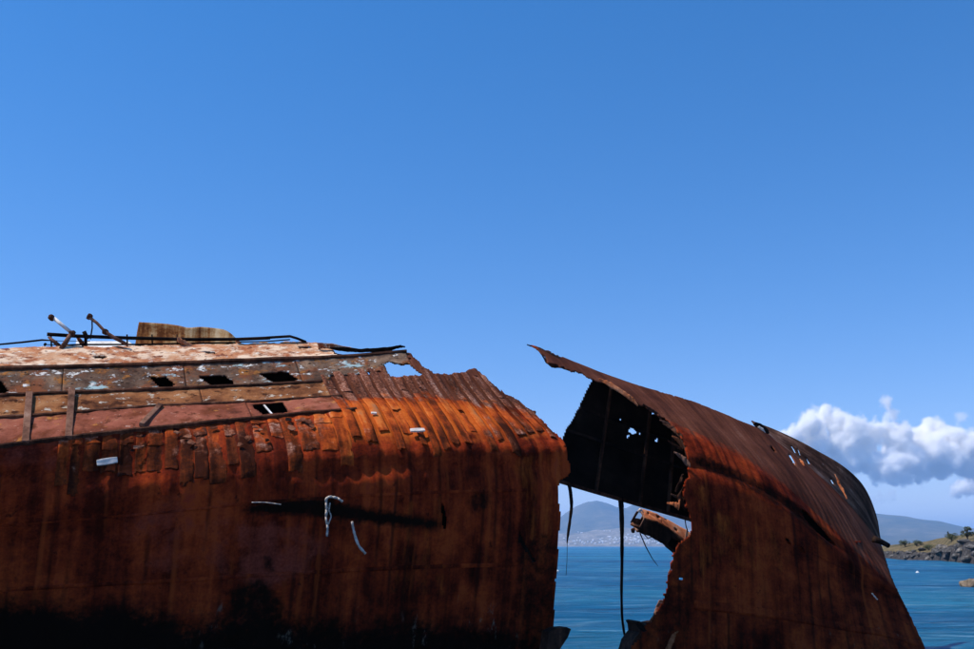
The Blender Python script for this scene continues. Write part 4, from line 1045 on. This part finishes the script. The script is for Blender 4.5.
KEEP_B = [(529, 345), (533, 345.5), (545, 350.5), (560, 356.5), (590, 367.5), (620, 378.5), (660, 391.5), (700, 404.5), (740, 420.5), (757, 427.5), (800, 440), (860, 480), (878, 530), (879.5, 541), (884, 556), (890, 575), (897, 590), (908, 612), (921, 640), (930, 660), (960, 740), (560, 900),
          (625, 700), (630, 652), (637, 640), (641, 631), (647, 622), (655, 617), (660, 606), (664, 598), (667, 588), (669, 578), (671, 570), (668, 566), (672, 558), (676, 549), (682, 541), (690, 533), (691.5, 520), (688, 510), (684, 500), (683, 490), (687, 478), (688.5, 466), (686, 452), (684, 441), (678, 432), (670, 425), (658, 415), (646, 407), (637, 402), (622, 391), (608, 384), (597, 380), (588, 378), (577, 372), (566, 369), (556, 366), (549, 363), (546, 358), (541, 354), (535, 349)]
SLIT_B = [[(801, 509), (806, 512), (814, 520), (824, 531), (837, 547), (829, 543), (815, 531), (804, 519)], [(785, 537), (789, 539), (792, 545), (787, 543)], [(797, 545), (802, 547), (805, 553), (799, 551)], [(770, 447), (772, 446), (776, 452), (774, 453)], [(788, 455), (790.5, 454), (796, 464), (794.5, 466)],
          [(678, 578), (682, 577.5), (683, 580), (679, 580)]]
def keepB(X, Y, u, v):
    jx, jy = jit(X, Y, 3.0, 6.0, 21)
    edge = (X < 700)
    ax = np.where(edge, jx, X); ay = np.where(edge, jy, Y)
    k = in_poly(ax, ay, KEEP_B)
    for s_ in SLIT_B: k &= ~in_poly(X, Y, s_)
    return k
def stainB(X, Y, u, v):
    a = soft([([(690, 452), (712, 455), (745, 478), (790, 495), (818, 522), (835, 545), (830, 549), (805, 530), (785, 512), (750, 494), (712, 474), (692, 466)], 0.72),
              ([(800, 510), (815, 522), (836, 546), (828, 546), (803, 522)], 1.0),
              ([(640, 615), (690, 560), (700, 570), (692, 620), (690, 660), (630, 660)], 0.55),
              ([(790, 538), (812, 552), (820, 566), (808, 566), (792, 548)], 0.45),
              ([(684, 520), (700, 540), (690, 580), (670, 590), (668, 560)], 0.5)], 4)(X, Y, u, v)
    wl = smooth01((Y - 612 - 14 * fbm(X / 50, Y / 200, 5, 3)) / 60)
    return np.maximum(a, wl * 0.7) * (Y < 3000)
freshB = soft([([(692, 480), (712, 478), (712, 600), (695, 600)], 0.5), ([(700, 500), (790, 525), (800, 580), (700, 570)], 0.42)], 8)
dullB = soft([([(520, 335), (700, 396), (757, 420), (890, 535), (910, 600), (880, 575), (840, 536), (790, 490), (740, 455), (690, 434), (640, 412), (540, 365)], 0.95)], 9)
primerB = soft([([(700, 425), (760, 450), (800, 478), (850, 530), (800, 500), (740, 470), (700, 452)], 0.4)], 8)
saltB = lambda X, Y, u, v: smooth01((Y - 615) / 25) * 0.7
SB.patch('hull_plating', np.arange(SB.us[0], 9.2, 0.03), np.concatenate([np.linspace(0, 4, 110)[:-1], np.linspace(4, 5, 50)[:-1], np.linspace(5, 6, 80)]), M_hull, bow, 0.0, keepB, 0.024,
         dict(stain=stainB, fresh=freshB, primer=primerB, dull=dullB, salt=saltB))
for vv_, a_ in ((4.55, 705), (5.25, 690)):
    SB.patch('lap_seam', np.linspace(ub(a_, 500, 0.0), 8.6, 240), np.linspace(vv_, vv_ + 0.05, 4), M_hull, bow, 0.012, keepB, 0.014, dict(stain=stainB, fresh=freshB, primer=primerB, dull=dullB, salt=saltB), whole=True)
# stem wrapping away behind the silhouette, closing the bow
def stem():
    V = []; sil = [(879, 541), (884, 556), (890, 574), (897, 590), (908, 612), (921, 640), (932, 664), (945, 700)]
    n = 40; xs = np.linspace(0, len(sil) - 1, n); px = np.interp(xs, range(len(sil)), [p[0] for p in sil]); py = np.interp(xs, range(len(sil)), [p[1] for p in sil])
    A = FB.hit(px - 3.0, py, np.interp(px, [878, 930], [0.3, 0.45]) + 0.1)
    rows = [A + FB.U * a + FB.W * b for a, b in ((-0.45, 0.12), (-0.12, 0.35), (-0.25, 0.9), (-0.9, 1.7), (-2.2, 2.4))]
    P = np.stack(rows, 1)
    uv = np.stack([np.broadcast_to(np.arange(5)[None] * .6, P.shape[:2]), np.broadcast_to(xs[:, None] * .5, P.shape[:2])], -1).reshape(-1, 2)
    z = np.zeros(P.shape[0] * P.shape[1])
    mesh('stem_plating', P.reshape(-1, 3), grid_faces(n, 5), M_hull, bow, uv=uv, attrs=dict(stain=z + .2, fresh=z, primer=z, dull=z + .3, salt=z), thick=0.03)
stem()
# dark bulwark curling round the top of the bow
M_bul = rust('blackened_bulwark', [(0.15, (0.025, 0.012, 0.009)), (0.42, (0.075, 0.034, 0.022)), (0.62, (0.15, 0.068, 0.043)), (0.85, (0.30, 0.17, 0.12))], (0.8, 6.0), 1.2, flake=[((0.32, 0.27, 0.24), 0.64, 0.70, 5.0, 2.5)])
rowsK = [([(750, 420), (755.5, 422.6), (772, 429), (790, 437), (805, 444.5), (820, 453), (831, 459), (842, 466), (852, 474), (861, 483.5), (868, 495), (874, 510), (878, 525), (880, 541)], 2.80),
         ([(750, 423), (765, 431), (800, 451), (830, 472), (850, 492), (865, 512), (880, 543)], 2.58),
         ([(750, 426), (757, 429), (790, 453), (820, 478), (850, 508), (880, 546)], 2.38)]
SK = Surf(FB, rowsK, ub(754, 423, 2.7), ub(879.5, 540, 2.7) , lambda u, v: 0.02 * fbm(u * 1.5, v * 2, 9, 3))
SLIT_K = [[(790, 445), (793, 447), (797, 454), (794, 453)], [(796.5, 448), (799, 450), (801, 456), (799, 455)], [(805, 457), (807.5, 459), (811, 465), (808, 464)], [(763, 431), (767, 432), (769, 437), (766, 436)],
          [(829, 478), (832, 480), (835, 485), (832, 484)]]
def keepK(X, Y, u, v):
    k = X < 880.5
    for s_ in SLIT_K: k &= ~in_poly(X, Y, s_)
    return k
SK.patch('bulwark', np.linspace(SK.us[0], SK.us[-1], 220), np.linspace(0, 2, 60), M_bul, bow, 0.0, keepK, 0.03)
xs_ = np.linspace(755.5, 879.5, 60)
tube('bulwark_rail', [tuple(p) for p in FB.hit(xs_, pchip([p[0] for p in rowsK[0][0]], [p[1] for p in rowsK[0][0]], xs_), np.full_like(xs_, 2.80))], 0.018, M_beam, bow, 8)
lugpoly('bulwark_lip', [(754, 424), (756, 422), (761, 423.5), (768, 429), (769.5, 433), (766, 436), (760, 430)], 2.4, M_darko, bow, FB, 0.05)
ribbon('torn_strip', [(758.5, 426.5), (762, 429.5), (765, 433)], 2.3, [0.02, 0.035, 0.02], M_plastic, bow, FB, seed=4, tilt=(0.6, 0, 0.6))
# sunlit edges of the rips
def lipstrip(pts, w, hw, mat, seed):
    ribbon('torn_lip', pts, w, hw, mat, bow, FB, 0.012, seed=seed, tilt=(0.8, -0.2, 0.45))
lipstrip([(793.5, 463), (799, 471), (805, 480), (810, 488)], [1.62, 1.5, 1.35, 1.25], [0.008, 0.018, 0.02, 0.01], M_torn, 3)
lipstrip([(835, 474), (838, 481), (842, 489), (847, 499)], [2.3, 2.25, 2.15, 2.0], [0.01, 0.028, 0.03, 0.012], M_torn, 5)
lipstrip([(800, 459), (802, 462), (804, 466)], [2.2, 2.1, 2.0], [0.012, 0.03, 0.012], M_torn, 6)
# salmon underside of the torn shoulder and the curled shreds around the break
ribbon('torn_lip', [(599, 379), (610, 384.5), (622, 392), (633, 400), (638, 405.5)], [1.35, 1.2, 1.05, 0.95, 0.9], [0.02, 0.06, 0.055, 0.055, 0.02], M_torn, bow, FB, 0.012, seed=8)
ribbon('torn_lip', [(663, 423), (672, 428), (681, 436), (685, 446), (686.5, 455)], [0.7, 0.6, 0.45, 0.35, 0.3], [0.02, 0.04, 0.045, 0.04, 0.02], M_beam, bow, FB, 0.012, seed=9, tilt=(0.6, 0, 0.8))
ribbon('torn_lip', [(674, 452), (680, 456), (686, 461.5), (690, 465)], [0.1, 0.1, 0.05, 0.0], [0.01, 0.05, 0.08, 0.05], M_frame, bow, FB, 0.012, seed=10)
ribbon('torn_lip', [(683, 474), (680, 482), (677, 488), (676, 492)], [0.2, 0.2, 0.25, 0.25], [0.02, 0.035, 0.035, 0.012], M_beam, bow, FB, 0.012, seed=11, tilt=(1, 0, 0.2))
ribbon('torn_lip', [(667, 503), (673, 504), (678, 506.5), (680, 501)], [0.3, 0.2, 0.15, 0.1], [0.01, 0.04, 0.07, 0.03], M_torn, bow, FB, 0.012, seed=12)
ribbon('torn_lip', [(527, 344.6), (533, 346.5), (541, 350), (550, 356), (560, 361)], [2.3, 2.3, 2.25, 2.1, 2.0], [0.006, 0.02, 0.05, 0.08, 0.10], M_darko, bow, FB, 0.02, seed=13)
ribbon('torn_lip', [(542, 355), (546, 361), (552, 365), (562, 367), (575, 371.5)], [2.1, 2.0, 1.9, 1.8, 1.7], [0.01, 0.05, 0.06, 0.03, 0.02], M_beam, bow, FB, 0.02, seed=14)
for k_, (pp, ww, hh, mm) in enumerate([([(660, 420), (668, 424), (676, 428), (681, 433)], .75, [.01, .04, .05, .03], M_frame), ([(672, 436), (678, 440), (684, 447)], .5, [.012, .045, .05], M_torn), ([(668, 441), (676, 446), (683, 450)], .6, [.008, .03, .03], M_beam),
        ([(684, 486), (679, 494), (681, 502), (686, 509)], .2, [.03, .05, .06, .04], M_beam), ([(671, 494), (677, 497), (684, 500)], .35, [.008, .03, .03], M_frame), ([(643, 404), (650, 409), (657, 414), (662, 419)], .95, [.012, .035, .04, .02], M_beam), ([(684, 548), (678, 551), (674, 556)], .1, [.04, .05, .02], M_beam), ([(673, 566), (669, 571), (671, 577)], .1, [.03, .045, .03], M_frame)]):
    ribbon('torn_lip', pp, ww, hh, mm, bow, FB, 0.012, seed=30 + k_, tilt=(0.5 - 0.2 * (k_ % 3), -0.3, 0.7))
# dark deck hanging behind, with a flange along its lower edge
DECK = [(594, 377), (588, 389), (583, 399), (575, 415), (568, 427), (563.5, 436), (556, 470), (554, 481), (560, 483.5), (585, 491), (592, 494), (596, 493.5), (625, 502), (660, 512), (690, 521), (720, 530), (760, 545), (800, 560), (840, 570), (860, 560), (865, 520), (830, 480), (757, 425), (660, 388), (600, 366)]
PIN = [[(628, 431), (630, 428), (634, 429), (637, 432.5), (633, 434.5)], [(618, 420.5), (620.5, 419), (621.5, 421.5), (619.5, 422.5)], [(636.5, 433), (640, 433), (640.5, 434.5)], [(626.5, 436), (628.5, 434.5), (629.5, 436.5), (627.5, 438)], [(654.5, 440), (657, 438.5), (658.5, 440.5), (656, 442)], [(643.5, 455), (646, 453.5), (647, 456)], [(649, 412.5), (652, 411), (654, 413.5), (651, 414.5)]]
def keepD(X, Y):
    jx, jy = jit(X, Y, 1.3, 5.0, 9)
    k = in_poly(np.where(Y > 470, X, jx), np.where(Y > 470, Y + 0.4 * (jy - Y), jy), DECK)
    for p in PIN: k &= ~in_poly(X, Y, p)
    return k
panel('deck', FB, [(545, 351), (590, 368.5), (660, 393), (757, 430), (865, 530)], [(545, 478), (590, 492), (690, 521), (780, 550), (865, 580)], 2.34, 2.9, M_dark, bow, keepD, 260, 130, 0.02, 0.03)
tube_pts = [(555, 481.5), (590, 492), (640, 506.5), (690, 521), (740, 538)]
for i in range(1):
    P = [P_(a, b - 1.5, 2.88, FB) for a, b in tube_pts]
    parts = [bar_data(P[j], P[j + 1], 0.10, 0.07) for j in range(len(P) - 1)]
    V, Fc = join_data(parts); mesh('deck_flange', V, Fc, M_beam, bow, smooth=False)
# deck beams, faint in the dark
for a, b in (((612, 381), (596, 492)), ((652, 396), (640, 505)), ((676, 410), (668, 512)),):
    bar('deck_beam', P_(a[0], a[1], 2.25, FB), P_(b[0], b[1], 2.72, FB), 0.05, 0.10, M_beam, bow, up=tuple(-FB.W))
for a, b in (((566, 430), (690, 470)), ((580, 408), (690, 446))):
    bar('deck_stringer', P_(a[0], a[1], 2.5, FB), P_(b[0], b[1], 2.5, FB), 0.06, 0.06, M_darko, bow, up=tuple(-FB.W))
# torn foot of the bow
lugpoly('torn_foot', [(629, 655), (633, 641), (640, 632), (639, 625), (637, 622), (640, 621), (644, 625), (650, 624), (660, 622), (676, 625), (690, 634), (684, 655)], 0.22, M_beam, bow, FB, 0.5)
ribbon('torn_lip', [(667, 652), (671, 642), (674, 634), (678, 631)], 0.1, [0.06, 0.06, 0.045, 0.015], M_torn, bow, FB, 0.02, seed=15, tilt=(1, 0, 0.15))
ribbon('torn_lip', [(655, 618), (658, 611), (660, 604), (661.5, 600)], 0.15, [0.05, 0.06, 0.06, 0.03], M_frame, bow, FB, 0.02, seed=16, tilt=(1, 0, -0.2))
ribbon('torn_lip', [(650, 622), (653, 618), (656, 614)], 0.15, [0.02, 0.03, 0.02], M_torn, bow, FB, 0.02, seed=17, tilt=(1, 0, 0))
ribbon('torn_lip', [(637, 622), (641, 627), (645, 631)], 0.1, [0.03, 0.05, 0.03], M_darko, bow, FB, 0.03, seed=18, tilt=(1, 0, 0.5))
# stub on the bow's right edge
tube('stem_bollard', [P_(874, 539, 0.9, FB), P_(881, 541.5, 0.9, FB), P_(888.5, 545.5, 0.9, FB)], [0.08, 0.06, 0.055], M_darko, bow, 10)
knob('bollard_head', 888, 544.5, 0.9, 0.085, M_darko, bow, 41, FB); bow.children[-1].matrix_parent_inverse = Matrix.Translation(bow.location).inverted()

# scraps caught on the bow flank
me_ = ribbon('paint_scrap', [(872, 593), (874.5, 596), (877.5, 599.5)], -0.1, [0.005, 0.009, 0.005], M_plastic, bow, FB, 0.01, seed=22, tilt=(0.7, 0, 0.6))

# hanging straps in the gap
def strap(pts, w, halfs, label, seed):
    xs = np.linspace(0, len(pts) - 1, 14 * (len(pts) - 1)); px = pchip(range(len(pts)), [p[0] for p in pts], xs); py = np.interp(xs, range(len(pts)), [p[1] for p in pts]); hh = np.interp(xs, range(len(pts)), halfs)
    P = FB.hit(px, py, np.full_like(xs, w)); tw = 0.5 * np.sin(xs * 0.9 + seed)
    d = np.cos(tw)[:, None] * FB.U + np.sin(tw)[:, None] * FB.W
    hv = hh * (1 + 0.25 * fbm(xs * 2.5, xs * 0, seed, 3))
    A = np.stack([P - d * hv[:, None], P, P + d * hv[:, None]], 1)
    o = mesh('hanging_strap', A.reshape(-1, 3), grid_faces(len(xs), 3), M_darko, None, thick=0.012); prop(o, label, 'strap', 'straps hanging in the gap'); return o
strap([(569, 484), (570.5, 492), (571.5, 505), (570, 520), (568, 535), (567, 543)], 2.82, [0.05, 0.048, 0.035, 0.03, 0.028, 0.012], 'shorter black strap hanging under the deck by the larger section', 2)
tube('strap_thread', [P_(567.2, 543, 2.82, FB), P_(567, 560, 2.82, FB), P_(566, 575, 2.82, FB)], 0.006, M_darko, None, 6); prop(bpy.data.objects['strap_thread'], 'thin loose thread trailing from the shorter strap', 'thread')
strap([(620.5, 497), (621.5, 510), (622, 535), (622, 560), (621.5, 590), (622, 615), (624, 632), (626.5, 642)], 2.85, [0.058, 0.055, 0.042, 0.040, 0.042, 0.036, 0.03, 0.01], 'long black strap dangling from the deck almost to the water', 4)
tube('loose_wire', [P_(685, 519, 2.7, FB), P_(686, 526, 2.7, FB), P_(688, 532, 2.7, FB)], 0.012, M_darko, None, 6); prop(bpy.data.objects['loose_wire'], 'short wire hanging beside the torn bow edge', 'wire')

# broken box girder sticking out behind the bow
gd = empty('broken_girder', tuple(P_(690, 560, 1.0, FB))); prop(gd, 'rusty broken box girder jutting into the gap from the bow', 'girder')
def girder():
    def quad(c, ax, w):       # cross-section: near-bottom, near-top, far-top, far-bottom (picture points with offsets)
        return c
    # stations along the girder: (near bottom), (near top), (far top) in the picture
    st = [((637.5, 531.5), (644.5, 518.5), (640, 508.5), (631.5, 522)),
          ((650, 536), (657, 522), (652, 512), (646, 526)),
          ((662, 543), (667.5, 528), (664, 517.5), (657, 532)),
          ((674.5, 554), (684.5, 541), (686, 530), (678, 541)),
          ((690, 566), (700, 551), (700, 540), (692, 552)),
          ((716, 586), (728, 572), (728, 560), (718, 572))]
    W4 = (4.05, 4.05, 4.6, 4.6)
    S = np.array([[P_(p[0], p[1], w + 0.05 * i, FB) for p, w in zip(s_, W4)] for i, s_ in enumerate(st)])
    def face(a, b, i0, i1, name, mat, sub=14, jag=None):
        t = np.linspace(i0, i1, sub * (i1 - i0) + 1)
        A = np.stack([np.interp(t, range(len(st)), S[:, a, k]) for k in range(3)], -1); B = np.stack([np.interp(t, range(len(st)), S[:, b, k]) for k in range(3)], -1)
        r = np.linspace(0, 1, 7); P = A[:, None] * (1 - r[None, :, None]) + B[:, None] * r[None, :, None]
        P = P + 0.015 * np.stack([fbm(np.add.outer(t * 3, r * 2), np.add.outer(t, r * 3), s_, 3) for s_ in (3, 4, 5)], -1)
        uv = np.stack([np.broadcast_to(t[:, None] * .5, P.shape[:2]), np.broadcast_to(r[None] * .3, P.shape[:2])], -1).reshape(-1, 2)
        keep = np.ones((len(t) - 1, 6), bool)
        if jag is not None: keep = jag(0.5 * (t[1:] + t[:-1])[:, None], 0.5 * (r[1:] + r[:-1])[None])
        return mesh(name, P.reshape(-1, 3), grid_faces(len(t), 7, keep), mat, gd, uv=uv, thick=0.02)
    face(1, 2, 0, 5, 'top_plate', M_torn, jag=lambda t, r: ~((fbm(t * 4 + 0 * r, r * 3 + 0 * t, 3, 3) > 0.45) & (r > 0.35)))
    face(0, 1, 0, 3, 'side_plate', M_beam, jag=lambda t, r: ~((t > 2.35) & (r > 0.12) & (r < 0.9)))
    face(3, 2, 0, 5, 'side_plate', M_frame, jag=lambda t, r: ~((t < 0.45) & (r > 0.25) & (r < 0.8)))
    face(0, 3, 0, 5, 'bottom_plate', M_darko)
    bl = [(0, 1), (1, 2), (2, 3), (3, 0)]
    for i, nm in ((0, 'end_frame'), (3, 'end_frame')):
        V, Fc = join_data([bar_data(S[i][a], S[i][b], 0.035, 0.035) for a, b in bl]); mesh(nm, V, Fc, M_frame, gd, smooth=False)
    lo = lambda n, a, b, w, r, m=M_darko: tube(n, [P_(a[0], a[1], w, FB), P_(b[0], b[1], w, FB)], r, m, gd, 7)
    lo('corner_post', (631, 522.5), (637, 511.5), 4.1, 0.022); lo('corner_post', (631, 524), (643, 530), 4.0, 0.035, M_beam)
    knob('broken_joint', 633, 530, 4.0, 0.07, M_beam, gd, 51, FB).matrix_parent_inverse = Matrix.Translation(gd.location).inverted()
    me = knob('white_cap', 640.5, 510.5, 4.45, 0.06, M_white, gd, 52, FB); me.matrix_parent_inverse = Matrix.Translation(gd.location).inverted()
    tube('cable', [P_(640, 533, 4.2, FB), P_(646, 547, 4.2, FB), P_(652, 558, 4.2, FB), P_(658, 566, 4.2, FB)], [0.016, 0.014, 0.010, 0.006], M_darko, gd, 6)
    tube('cable', [P_(644, 534, 4.2, FB), P_(648, 538.5, 4.2, FB), P_(652, 536.5, 4.2, FB)], 0.012, M_darko, gd, 6)
girder()

# ================================================================== CLOUDS AND HAZE
def cloud(name, balls, depth, label, seed, dens, amp=9.0, soft=4.0, base=None, vox=1.2, thick=1.0, grow=3.0):
    """cumulus: vapour whose density is worked out on a grid from overlapping billows and turbulence"""
    sc = depth / F / CP
    C = [(at_y(np.array(float(x)), np.array(float(y)), np.array(float(depth))), (r + grow) * sc) for x, y, r in balls]
    r_ = random.Random(seed)
    C = [(c + np.array([0, r_.uniform(-0.8, 0.8) * rad * thick, 0]), rad) for c, rad in C]
    pad = amp * sc * 0.8
    lo = np.min([c - rad for c, rad in C], 0) - pad; hi = np.max([c + rad for c, rad in C], 0) + pad
    me = bpy.data.volumes.new(name)
    o = bpy.data.objects.new(name, me); COL.objects.link(o)
    ng = bpy.data.node_groups.new('cloud_density', 'GeometryNodeTree')
    ng.interface.new_socket('Geometry', in_out='INPUT', socket_type='NodeSocketGeometry'); ng.interface.new_socket('Geometry', in_out='OUTPUT', socket_type='NodeSocketGeometry')
    N = ng.nodes; L = ng.links
    out = N.new('NodeGroupOutput'); pos = N.new('GeometryNodeInputPosition').outputs[0]
    def m(op, x, y=None, z=None):
        n = N.new('ShaderNodeMath'); n.operation = op
        for i, v in enumerate((x, y, z)):
            if v is None: continue
            if hasattr(v, 'is_output'): L.new(v, n.inputs[i])
            else: n.inputs[i].default_value = v
        return n.outputs[0]
    d = None
    for c, rad in C:
        n = N.new('ShaderNodeVectorMath'); n.operation = 'DISTANCE'; L.new(pos, n.inputs[0]); n.inputs[1].default_value = tuple(map(float, c))
        e = m('SUBTRACT', n.outputs['Value'], float(rad)); d = e if d is None else m('SMOOTH_MIN', d, e, 2.0 * sc)
    def nz(scale, detail, rough, sy=1.0):
        n = N.new('ShaderNodeTexNoise'); L.new(pos, n.inputs['Vector']); n.inputs['Scale'].default_value = 1.0 / (scale * sc); n.inputs['Detail'].default_value = detail; n.inputs['Roughness'].default_value = rough
        return [q for q in n.outputs if q.name in ('Fac', 'Factor')][0]
    def vor(scale):
        n = N.new('ShaderNodeTexVoronoi'); n.feature = 'SMOOTH_F1'; L.new(pos, n.inputs['Vector']); n.inputs['Scale'].default_value = 1.0 / (scale * sc); n.inputs['Smoothness'].default_value = 0.25
        return n.outputs['Distance']
    t = m('MULTIPLY', m('SUBTRACT', nz(11.0, 6, 0.62), 0.5), 2.2 * amp * sc)
    t = m('ADD', t, m('MULTIPLY', m('SUBTRACT', 0.42, vor(9.0)), 0.55 * amp * sc))
    t = m('ADD', t, m('MULTIPLY', m('SUBTRACT', 0.42, vor(4.0)), 0.28 * amp * sc))
    f = m('SUBTRACT', t, d)
    if base is not None:
        zb = float(at_y(np.array(900.0), np.array(float(base)), np.array(float(depth)))[2])
        sp = N.new('ShaderNodeSeparateXYZ'); L.new(pos, sp.inputs[0])
        h = m('ADD', m('SUBTRACT', sp.outputs[2], zb), m('MULTIPLY', t, 1.1))
        f = m('MINIMUM', f, h)
    f = m('DIVIDE', f, soft * sc); f = m('MINIMUM', m('MAXIMUM', f, 0.0), 1.0); f = m('MULTIPLY', m('MULTIPLY', f, f), dens)
    vc = N.new('GeometryNodeVolumeCube'); L.new(f, vc.inputs['Density'])
    vc.inputs['Min'].default_value = tuple(map(float, lo)); vc.inputs['Max'].default_value = tuple(map(float, hi))
    for i, ax in enumerate('XYZ'): vc.inputs['Resolution ' + ax].default_value = max(8, int((hi[i] - lo[i]) / (vox * sc)))
    sm = N.new('GeometryNodeSetMaterial'); L.new(vc.outputs[0], sm.inputs[0])
    mt = NT('cloud_vapour'); mt.t.nodes.remove(mt.bsdf)
    pv = mt.n('ShaderNodeVolumePrincipled'); pv.inputs['Color'].default_value = (1.0, 0.994, 0.982, 1); pv.inputs['Density'].default_value = 1.0; pv.inputs['Anisotropy'].default_value = 0.0
    mt.t.links.new(pv.outputs[0], mt.out.inputs['Volume'])
    sm.inputs['Material'].default_value = mt.m; me.materials.append(mt.m); mt.m.cycles.volume_step_rate = 1.6
    L.new(sm.outputs[0], out.inputs[0])
    md = o.modifiers.new('vapour', 'NODES'); md.node_group = ng
    prop(o, label, 'cloud'); return o
big = [(768, 443, 7), (783, 438, 8), (793, 436, 9), (806, 428, 12), (818, 419, 12), (827, 412, 8), (838, 421, 13), (852, 430, 14), (846, 444, 18), (816, 443, 16), (866, 440, 13), (872, 430, 8), (886, 430, 9), (897, 438, 15), (905, 452, 18), (925, 436, 13), (938, 431, 14), (952, 440, 15), (935, 452, 18), (968, 446, 14), (985, 442, 16), (1005, 446, 18), (1030, 452, 20), (1052, 460, 16), (778, 441, 7)]
big += [(x, 463 + 4 * math.sin(x * .13), 12 + 2 * math.sin(x * .37)) for x in range(842, 1050, 11)]
big += [(880, 477, 7), (893, 479, 8), (907, 478, 7), (922, 477, 6)]
cloud('cumulus_cloud', big, 16000, 'big white billowing cumulus above the bow at right', 2, 0.04, amp=11.0, soft=7.0, base=486)
cloud('cloud_wisp', [(885.5, 400.5, 4.6), (888.5, 403, 4.0), (887, 406, 3)], 16000, 'small round puff above the big cumulus', 3, 0.010)
cloud('cloud_wisp', [(890, 417, 5.5), (885, 422, 5), (894, 413, 4)], 16000, 'little ragged wisp on top of the big cumulus', 4, 0.008)
cloud('cloud_wisp', [(963, 417, 4.0), (959, 423, 4), (956, 428, 4)], 16000, 'faint wisp at the right edge above the cumulus', 5, 0.006)
cloud('cloud_wisp', [(960, 490, 6), (970, 486, 9), (985, 487, 10), (1000, 490, 8)], 17000, 'low white cloud below the big cumulus at the right edge', 6, 0.03)
cloud('cloud_wisp', [(880, 497, 5), (888, 495, 5), (872, 499, 4)], 19000, 'dim low puff just above the far hill', 7, 0.003)

def haze():
    x0, x1, y0, y1, z0, z1 = -30000, 30000, -30000, 30000, -3.0, 560.0
    V = [(x0,y0,z0),(x1,y0,z0),(x1,y1,z0),(x0,y1,z0),(x0,y0,z1),(x1,y0,z1),(x1,y1,z1),(x0,y1,z1)]
    Fc = [(0,3,2,1),(4,5,6,7),(0,1,5,4),(1,2,6,5),(2,3,7,6),(3,0,4,7)]
    t = NT('sea_haze'); t.t.nodes.remove(t.bsdf)
    pv = t.n('ShaderNodeVolumePrincipled'); pv.inputs['Color'].default_value = (0.37, 0.63, 1.0, 1); pv.inputs['Density'].default_value = 9.0e-5; pv.inputs['Anisotropy'].default_value = 0.0
    t.t.links.new(pv.outputs[0], t.out.inputs['Volume'])
    o = mesh('haze', V, Fc, t.m, smooth=False); prop(o, kind='stuff'); o['label'] = 'pale blue sea haze'; o['category'] = 'haze'
haze()
